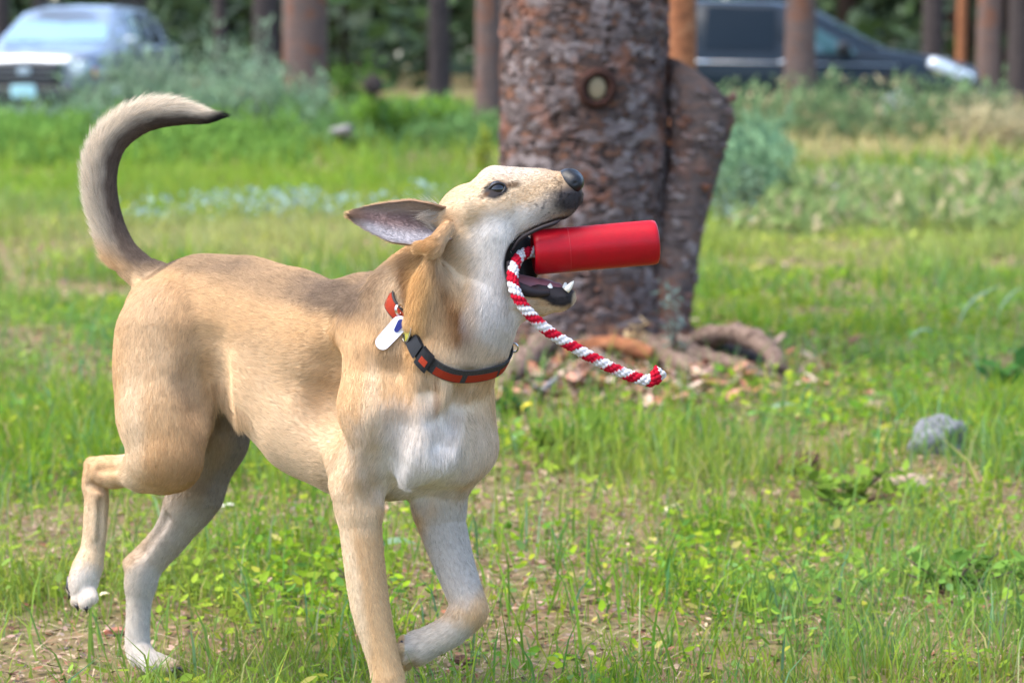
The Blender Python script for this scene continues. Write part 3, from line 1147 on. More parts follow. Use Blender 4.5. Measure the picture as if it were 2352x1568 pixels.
# ------------------------------------------------------------------ cars parked along the track
glass_m = mat('car_glass', (.008, .014, .020), rough=.08, spec=.12)
screen_m = mat('car_windscreen_glass', (.13, .24, .30), rough=.08, spec=.7, coat=.4)  # pale blue base paints the sky's reflection into the glass
trim_m = mat('car_black_trim', (.012, .012, .013), rough=.5, spec=.4)
tyre_m = mat('car_tyre', (.015, .015, .015), rough=.85)
rim_m = mat('car_rim', (.55, .56, .58), rough=.3, metal=.9)
chrome_m = mat('car_chrome', (.8, .8, .82), rough=.12, metal=1.0)
lens_m = mat('car_headlight_lens', (.75, .78, .80), rough=.06, spec=.9, coat=1.0)  # white base paints the sky glare into the lens
lens2_m = mat('car_headlight_grey_lens', (.30, .37, .41), rough=.15, spec=.5)
front_glass_m = mat('car_front_glass', (.035, .085, .095), rough=.06, spec=.5)
amber_m = mat('car_amber_lens', (.60, .20, .06), rough=.15, spec=.7)
plate_m = mat('licence_plate', (.30, .52, .55), rough=.4)
rim_dark_m = mat('car_grille_bar_grey', (.10, .105, .11), rough=.4)
red_m = mat('car_tail_lens', (.35, .01, .01), rough=.1, spec=.8)


def ring(x, zb, zbelt, w, wt, ztop, wbase=None):
    """half section of a car body from the underside to the roof centre, mirrored"""
    wbase = wbase or w * .94
    h = [(0, zb), (.82 * w, zb), (.96 * w, zb + .10), (w, zb + .55 * (zbelt - zb)), (.975 * w, zbelt - .04), (wbase, zbelt), (wt, ztop - .05 if ztop - zbelt > .12 else ztop - .01), (wt * .82, ztop - .008), (0, ztop + .012)]
    pts = [(x, y, z) for y, z in h] + [(x, -y, z) for y, z in h[-2:0:-1]]
    return pts


def make_car(name, loc, ang, stations, paint, label, wheels, wr, glass_spans, shield, rear=None, lights=None):
    t = empty(name, loc, label, 'car', None, ang)
    R_ = np.array([ring(*s) for s in stations])
    n = R_.shape[1]
    P = np.concatenate([R_, R_[:, :1]], 1)
    mb = MB().grid(P)
    for k, rev in ((0, False), (-1, True)):
        c = R_[k].mean(0)
        i = np.arange(n)
        f = np.stack([np.full(n, n), i, (i + 1) % n], -1)
        mb.add(np.vstack([R_[k], c]), f if rev else f[:, ::-1])
    body_ = link('body', mb.mesh('car_body', [paint], True), t)

    def panel(nm, quad, m, off, grow=1.0, parent=None, nu=6, nv=4):
        q = np.array(quad, float)
        c = q.mean(0)
        q = c + (q - c) * grow
        nn = np.cross(q[1] - q[0], q[3] - q[0])
        nn /= np.linalg.norm(nn)
        out = c - np.array([stations[len(stations) // 2][0], 0, .6])
        if nn @ out < 0:
            nn = -nn
        U, V_ = np.meshgrid(np.linspace(0, 1, nu), np.linspace(0, 1, nv), indexing='ij')
        G_ = ((1 - U) * (1 - V_))[..., None] * q[0] + (U * (1 - V_))[..., None] * q[1] + (U * V_)[..., None] * q[2] + ((1 - U) * V_)[..., None] * q[3] + nn * (off + .02 * (np.sin(np.pi * U) * np.sin(np.pi * V_))[..., None])
        me = MB().grid(G_).grid(G_[:, ::-1] - nn * .006).mesh('car_' + nm, [m])
        return link(nm, me, parent or t)
    # side glass
    for sgn in (1, -1):
        for a, b, ta, tb in glass_spans:
            def at(x, top):
                xs = [s[0] for s in stations]
                k = max(i for i in range(len(xs) - 1) if xs[i] >= x - 1e-6) if xs[0] > xs[-1] else 0
                u = (x - xs[k]) / (xs[k + 1] - xs[k])
                q = R_[k] + (R_[k + 1] - R_[k]) * u
                lo_, hi_ = q[5], q[6]
                p = lo_ + (hi_ - lo_) * top
                return np.array([p[0], sgn * p[1], p[2]])
            panel('side_window', [at(a, .08), at(b, .08), at(b, tb), at(a, ta)], front_glass_m if a == glass_spans[0][0] else glass_m, .012)
    # windscreen
    i0, i1 = shield
    a_, b_ = R_[i0], R_[i1]
    panel('windscreen', [a_[6] * [1, .96, 1], b_[6] * [1, .95, 1], b_[6] * [1, -.95, 1], a_[6] * [1, -.96, 1]], screen_m, .02, .94, None, 8, 8)
    if rear:
        i0, i1 = rear
        a_, b_ = R_[i0], R_[i1]
        panel('rear_window', [a_[6], b_[6], b_[6] * [1, -1, 1], a_[6] * [1, -1, 1]], glass_m, .015, .85)
    # wheels
    for x, y in wheels:
        for sgn in (1, -1):
            c = np.array([x, sgn * y, wr])
            aa = np.linspace(0, 2 * np.pi, 33)
            prof = [(wr * .62, .10), (wr * .9, .11), (wr, .07), (wr, -.07), (wr * .9, -.11), (wr * .62, -.10)]
            G_ = np.array([[c + [r * math.cos(q), sgn * d, r * math.sin(q)] for q in aa] for r, d in prof])
            wh = link('wheel', MB().grid(G_).mesh('car_tyre', [tyre_m]), t)
            rb = MB()
            G_ = np.array([[c + [r * math.cos(q), sgn * d, r * math.sin(q)] for q in aa] for r, d in ((wr * .64, .10), (wr * .58, .07), (wr * .3, .085), (.005, .09))])
            rb.grid(G_)
            for k in range(5):
                q = k * 2 * np.pi / 5
                rb.tube(np.array([c + [0, sgn * .10, 0], c + [wr * .6 * math.cos(q), sgn * .105, wr * .6 * math.sin(q)]]), .03, 6)
            link('rim', rb.mesh('car_rim', [rim_m]), wh)
            G_ = np.array([[c + [r * math.cos(q), sgn * (.115), r * math.sin(q)] for q in np.linspace(0, np.pi, 20)] for r in (wr * 1.03, wr * 1.16)])
            link('wheel_arch', MB().grid(G_).mesh('car_wheel_arch', [trim_m]), t)
    return t, R_, panel


def rbox(parent, nm, name, c, h, m, rotz=0.0, pitch=0.0):
    """soft-edged block"""
    u = np.linspace(0, np.pi, 9)
    v = np.linspace(0, 2 * np.pi, 17)
    e = .35

    def sp(a, p):
        return np.sign(a) * np.abs(a) ** p
    P = np.stack([np.outer(sp(np.sin(u), e), sp(np.cos(v), e)), np.outer(sp(np.sin(u), e), sp(np.sin(v), e)), np.outer(sp(np.cos(u), e), np.ones(17))], -1) * np.asarray(h)
    cp_, sp_ = math.cos(pitch), math.sin(pitch)
    P = P @ np.array([[cp_, 0, -sp_], [0, 1, 0], [sp_, 0, cp_]])
    cz, sz = math.cos(rotz), math.sin(rotz)
    P = P @ np.array([[cz, sz, 0], [-sz, cz, 0], [0, 0, 1]])
    return link(nm, MB().grid(P + np.asarray(c)).mesh(name, [m]), parent)


# ---- silver sport-utility car, facing the camera at the upper left
silver = mat('car_paint_silver', (.15, .18, .225), rough=.28, spec=.45, metal=.4, coat=1.0)
st = [(0, .30, .80, .60, .5, .84, .56), (-.06, .24, .88, .80, .68, .93, .74), (-.35, .22, .93, .88, .74, .985, .82), (-.95, .20, .98, .90, .78, 1.055, .84), (-1.15, .20, 1.0, .90, .76, 1.08, .85),
      (-1.85, .20, 1.0, .90, .62, 1.50, .86), (-2.3, .20, 1.0, .90, .62, 1.56, .86), (-3.3, .20, 1.02, .90, .61, 1.57, .86), (-3.95, .20, 1.04, .89, .58, 1.50, .85), (-4.35, .26, 1.06, .85, .62, 1.12, .80), (-4.45, .32, .9, .8, .6, .96, .74)]
Ds = 30.2
yaw = math.atan2(-math.cos(math.radians(7)), -math.sin(math.radians(7)))
car, RR, pan = make_car('parked_car', (atD(66, Ds), Ds, 0), yaw, st, silver, 'silver car facing the camera behind tall weeds at the upper left', [(-.85, .80), (-3.5, .80)], .34,
                        [(-2.05, -2.55, .9, .95), (-2.63, -3.25, .95, .95), (-3.33, -3.85, .95, .85)], (4, 5), (8, 9))
rbox(car, 'grille', 'car_grille', (.0, 0, .68), (.06, .47, .15), trim_m)
for k in range(3):
    rbox(car, 'grille_bar', 'car_grille_bar', (.055, 0, .60 + .07 * k), (.012, .40, .009), rim_dark_m)
rbox(car, 'emblem', 'car_emblem', (.07, 0, .72), (.012, .085, .045), lens2_m)
for sg in (1, -1):
    hl = rbox(car, 'headlight', 'car_headlight', (-.08, sg * .64, .74), (.10, .18, .10), lens2_m, -sg * .35)
    rbox(hl, 'indicator', 'car_indicator', (-.16, sg * .79, .70), (.07, .045, .06), amber_m, -sg * .6)
    rbox(car, 'fog_lamp', 'car_fog_lamp', (.02, sg * .56, .38), (.04, .08, .05), lens_m)
    rbox(car, 'mirror', 'car_mirror', (-1.35, sg * 1.0, 1.07), (.07, .11, .075), silver)
    car_rail = MB().tube(np.array([[-2.0, sg * .56, 1.555], [-2.3, sg * .56, 1.60], [-3.4, sg * .55, 1.61], [-3.8, sg * .54, 1.55]]), .02, 8)
    link('roof_rail', car_rail.mesh('car_roof_rail', [trim_m]), car)
rbox(car, 'bumper', 'car_bumper', (.02, 0, .42), (.09, .80, .12), trim_m)
rbox(car, 'licence_plate', 'car_licence_plate', (.115, 0, .47), (.012, .165, .085), plate_m)

# ---- dark van seen from the side at the upper right
darkp = mat('car_paint_dark', (.006, .013, .020), rough=.3, spec=.2, coat=.08)
st = [(0, .30, .64, .62, .5, .68, .56), (-.08, .24, .72, .80, .66, .78, .74), (-.45, .20, .80, .88, .74, .88, .82), (-.95, .18, .88, .91, .78, .96, .84), (-1.15, .18, .90, .92, .78, .99, .86),
      (-2.05, .18, .92, .92, .66, 1.50, .88), (-2.5, .18, .93, .92, .68, 1.57, .88), (-3.6, .18, .95, .92, .68, 1.60, .88), (-4.5, .18, .96, .91, .66, 1.57, .87), (-4.85, .26, .98, .88, .66, 1.10, .84), (-4.95, .32, .9, .84, .62, .95, .80)]
Dv = 30.5
yaw = math.radians(-13)
van, RR, pan = make_car('parked_car', (atD(2215, Dv), Dv - .75, 0), yaw, st, darkp, 'dark blue van parked side on behind pine trunks at the upper right', [(-.95, .82), (-3.9, .82)], .34,
                        [(-1.42, -2.28, .28, .93), (-2.4, -3.25, .95, .95), (-3.4, -4.4, .95, .93)], (4, 5), (8, 9))
for sg in (1, -1):
    rbox(van, 'headlight', 'car_headlight', (-.30, sg * .76, .735), (.30, .10, .075), lens_m, -sg * .42, .38)
    rbox(van, 'mirror', 'car_mirror', (-1.55, sg * 1.03, 1.0), (.08, .11, .08), trim_m)
    rbox(van, 'tail_light', 'car_tail_light', (-4.86, sg * .78, .98), (.04, .08, .17), red_m)
    for x in (-1.75, -2.75):
        rbox(van, 'door_handle', 'car_door_handle', (x - .5, sg * .925, .84), (.09, .018, .014), chrome_m)
    link('side_moulding', MB().tube(np.array([[-.9, sg * .918, .80], [-2.5, sg * .935, .83], [-4.6, sg * .925, .86]]), .007, 6).mesh('car_side_moulding', [rim_m]), van)
    for x in (-2.32, -3.33):
        link('door_seam', MB().tube(np.array([[x, sg * .925, .32], [x, sg * .932, .6], [x, sg * .905, .90]]), .006, 5).mesh('car_door_seam', [trim_m]), van)
rbox(van, 'grille', 'car_grille', (.0, 0, .52), (.05, .40, .07), trim_m)
rbox(van, 'bumper', 'car_bumper', (.0, 0, .40), (.10, .78, .10), darkp)
link('wiper', MB().tube(np.array([[-1.2, .3, 1.02], [-1.3, -.35, 1.09]]), .012, 6).mesh('car_wiper', [trim_m]), van)
print('cars', round(time.time() - T0, 1))
# ------------------------------------------------------------------ the dog: one continuous implicit body
PR, CV = [], []


def rc(a, b, ra, rb, k=24, L=13, flow=1, grp=''):
    """tapered limb from a to b, (px, py, d); radii and blend in photo pixels; flow=1: the coat lies from a towards b"""
    A, B = W(*a), W(*b)
    p = dict(t='rc', a=A, b=B, ra=R(ra, a[2]), rb=R(rb, b[2]), k=R(k, a[2]), L=L / 1000, f=(B - A) / np.linalg.norm(B - A) * flow, grp=grp)
    p['lo'] = np.minimum(A - p['ra'], B - p['rb'])
    p['hi'] = np.maximum(A + p['ra'], B + p['rb'])
    PR.append(p)


def el(c, r, x=(1, 0, 0), y=None, k=24, L=13, f=None, carve=False, grp=''):
    """ellipsoid; x: main axis as (px, py, d-in-px) direction"""
    C_ = W(*c)
    X = x[0] * CR - x[1] * CU - x[2] * CF
    X = X / np.linalg.norm(X)
    Z = -CF - X * (-CF @ X)
    Z /= np.linalg.norm(Z)
    Y = np.cross(Z, X)
    rr = np.array([R(q, c[2]) for q in r])
    p = dict(t='el', a=C_, r=rr, ax=np.array([X, Y, Z]), k=R(k, c[2]), L=L / 1000, f=None, grp=grp)
    m = rr.max()
    p['lo'], p['hi'] = C_ - m, C_ + m
    if f is not None:
        fv = f[0] * CR - f[1] * CU - f[2] * CF
        p['f'] = fv / np.linalg.norm(fv)
    (CV if carve else PR).append(p)


def chain(pts, k=24, L=13, flow=1, grp=''):
    if grp in ('fr', 'fl', 'rr', 'rl', 'tail') and len(pts) > 2:
        q = catmull(np.array(pts, float), 3 * (len(pts) - 1) + 1)
        for i, (a, b) in enumerate(zip(q[:-1], q[1:])):
            rc(tuple(a[:3]), tuple(b[:3]), max(a[3], 2), max(b[3], 2), k if i < 2 else .6, L, flow, grp)
        return
    for (x0, y0, d0, r0), (x1, y1, d1, r1) in zip(pts[:-1], pts[1:]):
        rc((x0, y0, d0), (x1, y1, d1), r0, r1, k, L, flow, grp)


# trunk: spine above, breastbone and belly below
chain([(960, 780, .03, 132), (850, 785, -.05, 146), (760, 803, -.10, 141), (660, 767, -.16, 140), (560, 737, -.21, 136), (470, 727, -.25, 130), (402, 735, -.275, 118)], k=50, L=15)
chain([(1000, 1010, .07, 108), (900, 1015, .0, 118), (810, 1005, -.06, 122), (720, 962, -.11, 122), (640, 882, -.15, 116), (560, 800, -.20, 110), (470, 780, -.25, 112)], k=60, L=14)
# chest front
rc((1000, 830, .13), (985, 1030, .13), 70, 62, 50, 22)
rc((1068, 870, .07), (1065, 1010, .04), 62, 58, 50, 20)
el((935, 1035, .125), (82, 62, 50), (0, 1, 0), k=36, L=20, f=(-.3, 1, .2))
el((1055, 1035, .08), (68, 50, 45), (0, 1, 0), k=30, L=20, f=(.2, 1, .2))
# near shoulder and foreleg
rc((868, 760, .055), (872, 950, .105), 84, 88, 50, 14)
rc((872, 950, .10), (822, 1120, .075), 88, 60, 40, 12)
el((812, 985, .05), (130, 72, 60), (-.15, 1, 0), k=45, L=13, f=(-.1, 1, 0))
rc((795, 1158, .06), (805, 1120, .06), 20, 40, 26, 10, flow=-1)
chain([(824, 1140, .075, 54), (830, 1230, .078, 47), (850, 1390, .08, 44), (880, 1510, .085, 36), (893, 1570, .087, 38), (905, 1650, .09, 32), (915, 1682, .105, 36)], k=16, L=8, grp='fr')
for i, (x, dd) in enumerate(((893, .11), (912, .135), (936, .13), (955, .11))):
    rc((908, 1676, .10), (x, 1700, dd + .012), 22, 15, 10, 7, grp='fr')
# far foreleg, lifted and folded
rc((1055, 900, .03), (1062, 1020, .045), 72, 70, 40, 16)
rc((1062, 1030, .04), (1008, 1145, .0), 66, 54, 40, 12)
chain([(1008, 1150, .0, 60), (1014, 1200, .0, 55), (1045, 1300, .015, 45), (1072, 1375, .03, 41), (1080, 1400, .035, 39)], k=16, L=8, grp='fl')
chain([(1078, 1402, .035, 38), (1040, 1444, .035, 37), (990, 1472, .035, 36), (962, 1486, .035, 40)], k=14, L=8, grp='fl')
for y, dd, x in ((1468, .048, 930), (1486, .064, 919), (1508, .058, 921), (1520, .03, 932)):
    rc((966, 1484, .038), (x, y + 4, dd), 20, 15, 5, 7, grp='fl')
# near hind leg, lifted
rc((395, 770, -.20), (378, 960, -.17), 122, 98, 50, 13)
el((350, 860, -.19), (150, 82, 70), (.05, 1, 0), k=45, L=13, f=(0, 1, 0))
rc((378, 960, -.17), (378, 1040, -.15), 96, 78, 40, 11)
rc((416, 880, -.18), (400, 1040, -.14), 58, 56, 40, 11)
rc((402, 1074, -.145), (330, 1078, -.175), 52, 50, 30, 9)
rc((375, 1080, -.16), (262, 1088, -.215), 48, 27, 22, 8)
rc((300, 1056, -.20), (212, 1068, -.235), 14, 14, 14, 7)
chain([(262, 1088, -.215, 30), (222, 1086, -.235, 27), (222, 1150, -.235, 27), (216, 1240, -.235, 26), (206, 1292, -.232, 30)], k=18, L=7, grp='rr')
rc((212, 1068, -.235), (205, 1120, -.24), 16, 14, 12, 7, grp='rr')
rc((228, 1110, -.22), (224, 1230, -.222), 13, 12, 12, 7, grp='rr')
el((194, 1325, -.225), (58, 34, 36), (-.25, 1, 0), k=16, L=8, f=(-.25, 1, 0), grp='rr')
for x, y, dd in ((168, 1350, -.235), (178, 1378, -.215), (196, 1384, -.205), (210, 1372, -.205)):
    rc((194, 1335, -.222), (x, y, dd), 20, 15, 5, 7, grp='rr')
# far hind leg, planted
rc((500, 880, -.32), (494, 1010, -.305), 84, 72, 30, 12, grp='rl')
rc((494, 1000, -.305), (452, 1130, -.305), 72, 58, 24, 10, grp='rl')
chain([(452, 1130, -.305, 58), (398, 1222, -.32, 43), (350, 1285, -.335, 34), (330, 1312, -.335, 33)], k=20, L=8, grp='rl')
rc((400, 1200, -.33), (298, 1293, -.345), 16, 15, 18, 7, grp='rl')
chain([(326, 1308, -.337, 36), (318, 1400, -.335, 27), (316, 1478, -.33, 28), (325, 1505, -.32, 30)], k=16, L=8, grp='rl')
for x, y, dd in ((375, 1527, -.325), (398, 1528, -.30), (384, 1533, -.285), (345, 1534, -.28)):
    rc((330, 1508, -.315), (x, y, dd), 22, 14, 6, 7, grp='rl')
# tail
TAIL = [(372, 655, -.275, 44), (330, 630, -.285, 40), (285, 585, -.295, 34), (256, 525, -.30, 31), (238, 455, -.30, 31), (236, 390, -.30, 32), (256, 330, -.30, 32), (302, 288, -.30, 30), (355, 268, -.30, 27), (420, 265, -.30, 20), (470, 270, -.30, 13), (512, 268, -.30, 4)]
chain(TAIL, k=16, L=24, grp='tail')
# neck: nape, throat, loose skin
chain([(905, 775, .02, 112), (962, 675, .05, 92), (1040, 565, .09, 72)], k=50, L=20, flow=-1, grp='neck')
chain([(1045, 800, .09, 104), (1085, 720, .10, 94), (1112, 640, .105, 76)], k=40, L=18, flow=-1, grp='neck')
rc((1125, 690, .10), (1120, 800, .09), 62, 46, 30, 20)
rc((990, 592, .162), (958, 740, .150), 14, 28, 30, 22, grp='fold')
rc((1000, 640, .142), (1050, 765, .130), 22, 32, 46, 18, grp='fold')
rc((1000, 680, .122), (1005, 760, .118), 44, 52, 60, 18, grp='fold')
rc((900, 690, .075), (890, 800, .10), 55, 62, 40, 20)
# head
el((1086, 496, .09), (84, 74, 78), (1, -.35, 0), k=30, L=8, f=(-1, .3, 0), grp='head')
rc((1140, 430, .105), (1235, 430, .105), 48, 40, 26, 6, flow=-1, grp='head')
rc((1150, 424, .065), (1248, 424, .07), 40, 26, 24, 6, flow=-1, grp='head')
rc((1135, 470, .12), (1305, 422, .105), 62, 29, 24, 5, flow=-1, grp='head')
rc((1165, 500, .125), (1285, 462, .12), 46, 37, 20, 5, flow=-1, grp='head')
rc((1285, 462, .12), (1311, 450, .108), 37, 28, 16, 4, flow=-1, grp='head')
rc((1150, 500, .085), (1295, 452, .085), 46, 34, 20, 5, flow=-1, grp='head')
el((1090, 555, .125), (78, 66, 50), (.4, 1, 0), k=36, L=11, f=(-.8, .6, 0), grp='head')
rc((1080, 480, .145), (1150, 478, .145), 30, 24, 28, 7, flow=-1, grp='head')
rc((1135, 540, .135), (1140, 640, .12), 40, 42, 30, 9, flow=1, grp='head')
rc((1135, 545, .07), (1140, 640, .08), 44, 44, 30, 9, flow=1, grp='head')
# lower jaw
rc((1140, 650, .105), (1205, 676, .12), 46, 27, 18, 6, flow=-1, grp='head')
rc((1140, 650, .10), (1205, 676, .085), 46, 27, 18, 6, flow=-1, grp='head')
rc((1200, 680, .12), (1285, 686, .112), 33, 26, 14, 6, flow=-1, grp='head')
rc((1200, 680, .085), (1285, 686, .095), 33, 26, 14, 6, flow=-1, grp='head')
rc((1285, 684, .104), (1301, 681, .104), 27, 22, 12, 5, flow=-1, grp='head')
rc((1165, 705, .10), (1240, 700, .104), 40, 24, 26, 9, flow=-1, grp='head')
# ear root and the rolled front edge of the near ear
rc((1045, 492, .125), (1005, 498, .125), 30, 17, 24, 9, grp='head')
rc((962, 568, .165), (996, 566, .182), 14, 19, 12, 11, flow=-1, grp='head')
rc((996, 566, .182), (1030, 520, .162), 20, 15, 12, 11, flow=-1, grp='head')
# mouth: a deep opening behind the toy
def rcc(a, b, ra, rb, k):
    rc(a, b, ra, rb, k)
    CV.append(PR.pop())
rc((1160, 550, .055), (1165, 650, .065), 40, 40, 24, 8, grp='head')
el((1195, 600, .052), (62, 48, 20), (0, 1, 0), k=16, L=6, f=(-1, 0, 0), grp='head')
rcc((1216, 606, .150), (1330, 588, .140), 52, 62, 10)
el((1206, 606, .140), (58, 42, 96), (0, 1, 0), k=12, carve=True)
el((1265, 645, .104), (70, 16, 22), (1, .1, 0), k=8, carve=True)
el((1334, 430, .085), (6, 5, 8), k=4, carve=True)

def raysurf(px, py):
    d = np.arange(.3, -.5, -.004)
    P = np.array([W(px, py, q) for q in d])
    v = np.full(len(d), 9.0)
    for p in PR:
        v = smin(v, prim_d(P, p), p['k'])
    return d[int(np.argmax(v < 0))]


def groove(pts, r, depth, k=14):
    ps = [(x, y, raysurf(x, y) + R(r) - depth) for x, y in pts]
    for a, b in zip(ps[:-1], ps[1:]):
        rcc(a, b, r, r, k)


# creases between muscles
groove([(982, 845), (985, 900), (1000, 965), (1010, 1010)], 16, .008, 26)
groove([(1040, 1010), (1060, 930), (1085, 880)], 16, .006, 26)
groove([(1075, 880), (1045, 960), (1020, 1040)], 22, .004, 36)
groove([(752, 860), (738, 940), (748, 1030)], 40, .0025, 70)
groove([(905, 985), (880, 1070), (872, 1130)], 26, .003, 44)
groove([(474, 800), (470, 880), (480, 930)], 36, .003, 60)
groove([(226, 1078), (266, 1076)], 9, .0035, 10)
groove([(206, 1112), (240, 1124)], 9, .003, 10)
groove([(232, 1150), (228, 1240)], 7, .002, 8)
groove([(380, 1190), (330, 1262)], 12, .003, 14)
BV, BQ, BG = surface_nets(PR, CV, .0026)
BN = grid_grad(BG, BV)
bx, by, bd = proj(BV)


def surf(px, py, near=.35):
    """first point of the body along the view ray of (px, py)"""
    d = near - np.arange(0, .9, .002)
    P = np.array([W(px, py, q) for q in d])
    v = grid_sample(BG, P)
    i = int(np.argmax(v < 0))
    return d[i] if v[i] < 0 else None


# --- where the coat lies, how long it is, and its colours
def coat_fields(P):
    wsum = np.zeros(len(P))
    F_ = np.zeros((len(P), 3))
    L_ = np.zeros(len(P))
    for p in PR:
        m = .035
        s = np.all((P > p['lo'] - m) & (P < p['hi'] + m), axis=1)
        if not s.any():
            continue
        q = P[s]
        d = np.maximum(prim_d(q, p), 0)
        wg = np.exp(-d / .007)
        if p['f'] is not None:
            F_[s] += wg[:, None] * p['f']
        wsum[s] += wg
        L_[s] += wg * p['L']
    F_ += 1e-4 * np.array([-.6, 0, -.8])
    return F_ / (np.linalg.norm(F_, axis=1)[:, None] + 1e-9), np.where(wsum > 1e-6, L_ / np.maximum(wsum, 1e-6), .012)


TAN = np.array([.53, .345, .18])
GOLD = np.array([.46, .255, .105])
CREAM = np.array([.60, .465, .31])
WHITE = np.array([.66, .61, .55])
SABLE = np.array([.15, .108, .08])
BLACK = np.array([.012, .010, .010])
BROWN = np.array([.22, .10, .036])
GREYS = np.array([.32, .275, .23])
TP = np.array([W(x, y, d) for x, y, d, r in TAIL])


def coat_colour(P):
    x, y, d = proj(P)
    C_ = np.tile(TAN, (len(P), 1))
    jit = (fbm(P, 60, 3) - .5) * 2

    def spot(cx, cy, rx, ry, colr, s=1.0, cond=None, ang=0.0, soft=1.0):
        nonlocal C_
        ca, sa = math.cos(math.radians(ang)), math.sin(math.radians(ang))
        u = ((x - cx) * ca + (y - cy) * sa) / rx
        v = (-(x - cx) * sa + (y - cy) * ca) / ry
        q = np.sqrt(u * u + v * v) + jit * .18
        m = s * np.clip((1.25 - q) / (.7 * soft), 0, 1)
        m = m * m * (3 - 2 * m) if s == 1 else m
        if cond is not None:
            m = m * cond
        C_ = C_ * (1 - m[:, None]) + m[:, None] * np.asarray(colr)
    front = (d > -.02).astype(float)
    # flank paler low down, rump and thigh
    spot(700, 1030, 190, 110, CREAM, .55, ang=28)
    spot(560, 850, 200, 80, CREAM, .30)
    spot(330, 760, 60, 160, CREAM, .35)
    spot(300, 1000, 34, 160, CREAM, .7)
    spot(420, 1090, 60, 40, BROWN, .35, (d > -.24).astype(float))
    spot(400, 1060, 80, 90, GOLD, .5, (d > -.24).astype(float))
    spot(480, 860, 24, 80, GOLD, .5)
    # saddle of dark-tipped hair along the back
    N_ = grid_grad(BG, P)
    up = np.clip((N_[:, 2] - .35) * 2.2, 0, 1)
    spot(650, 650, 230, 60, SABLE, .5, up, ang=12)
    spot(785, 680, 110, 56, SABLE * .9, .8, np.clip(up + .45, 0, 1), ang=10)
    spot(890, 640, 70, 50, SABLE, .7, up)
    spot(480, 600, 120, 30, SABLE, .4, up)
    # neck
    spot(905, 700, 40, 90, CREAM, .55)
    spot(945, 650, 26, 70, BROWN, .75)
    spot(962, 690, 30, 130, np.array([.56, .33, .13]), .9, ang=6)
    spot(1052, 750, 36, 95, BROWN, .95, ang=-22)
    spot(1010, 740, 34, 80, TAN * .75, .55, ang=-15)
    spot(1010, 640, 14, 70, BROWN, .5, ang=-18)
    spot(1150, 720, 75, 110, WHITE * .93, .95, ang=10)
    spot(1090, 810, 60, 40, CREAM, .7)
    # chest: cream to white
    spot(1010, 900, 60, 100, CREAM, .7, front)
    spot(985, 1030, 175, 115, WHITE * np.array([.95, .93, .91]), .88, front)
    spot(1100, 960, 50, 130, CREAM, .55)
    spot(960, 1090, 110, 80, WHITE, .9, front)
    spot(855, 960, 24, 150, CREAM, .6)
    spot(1003, 900, 9, 60, BROWN, .45)  # dark line paints shade into the breast crease
    # forelegs: near one tan, far one white inside
    spot(1050, 1260, 90, 150, np.array([.47, .41, .345]), 1.0, ((y > 1125) & (x > 930)).astype(float))
    spot(1000, 1470, 130, 60, np.array([.50, .42, .33]), 1.0, (x > 930).astype(float))
    spot(1105, 1420, 24, 60, TAN, .7)
    spot(830, 1180, 50, 50, CREAM, .5)
    spot(805, 1350, 26, 300, CREAM, .95, ang=-9)  # pale stripe paints the rim of light down the leg's left edge
    spot(920, 1670, 60, 60, WHITE, .9)
    # hind legs
    spot(215, 1260, 60, 150, CREAM, .8)
    spot(195, 1350, 60, 60, WHITE * .95, .7)
    spot(225, 1120, 16, 50, BROWN, .35)
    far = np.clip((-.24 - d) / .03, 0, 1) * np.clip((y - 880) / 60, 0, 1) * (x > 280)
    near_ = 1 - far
    spot(480, 1040, 170, 220, np.array([.27, .215, .165]), 1.0, far)  # upper far leg painted darker to stand in for its shade
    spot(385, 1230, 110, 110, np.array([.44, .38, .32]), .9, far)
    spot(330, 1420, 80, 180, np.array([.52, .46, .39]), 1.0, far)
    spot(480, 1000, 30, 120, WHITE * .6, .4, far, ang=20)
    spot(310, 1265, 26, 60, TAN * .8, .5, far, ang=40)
    # head
    hd = ((x > 1000) & (y < 720)).astype(float)
    spot(1120, 520, 150, 140, CREAM, .85, hd)
    spot(1150, 392, 130, 34, WHITE * .92, .65, hd)
    spot(1080, 430, 70, 50, CREAM, .6, hd, ang=-30)
    spot(1230, 430, 80, 40, CREAM, .5, hd)
    spot(1210, 455, 40, 26, TAN, .3, hd)
    spot(1135, 490, 60, 26, TAN, .30, hd)
    spot(1180, 520, 110, 40, WHITE, .8, hd, ang=-20)
    spot(1140, 590, 56, 110, WHITE, .85, hd)
    spot(1285, 468, 74, 40, GREYS * .75, .75, hd, ang=-25)
    spot(1308, 452, 44, 46, BLACK * 2.5, .97, hd)
    spot(1255, 517, 66, 9, BLACK * 3, .95, hd, ang=-21, soft=.7)
    spot(1265, 425, 60, 16, TAN, .15, hd)
    spot(1268, 670, 66, 20, BLACK * 3, 1.0, hd, ang=9, soft=.6)
    spot(1292, 681, 38, 24, BLACK * 3, 1.0, hd, soft=.7)
    spot(1250, 712, 80, 10, CREAM, .9, hd, ang=3)
    spot(1322, 684, 8, 24, CREAM, .8, hd, ang=10)
    spot(1140, 436, 33, 19, BLACK * 2, 1.0, hd, ang=-24, soft=.7)
    spot(1178, 424, 22, 9, BROWN * .35, .85, hd, ang=-8)
    spot(1112, 450, 14, 6, BROWN * .4, .7, hd, ang=-35)
    spot(1150, 412, 40, 10, GOLD * .8, .3, hd, ang=-10)
    spot(985, 560, 40, 22, GOLD * .9, .9, (d > .12).astype(float))
    spot(1020, 520, 22, 40, GOLD * .9, .7, (d > .14).astype(float), ang=30)
    wsk = np.clip((vnoise(P, 330, 81) - .66) / .1, 0, 1) * hd * np.clip(1 - ((x - 1262) / 52) ** 2 - ((y - 482) / 30) ** 2, 0, 1) * .75
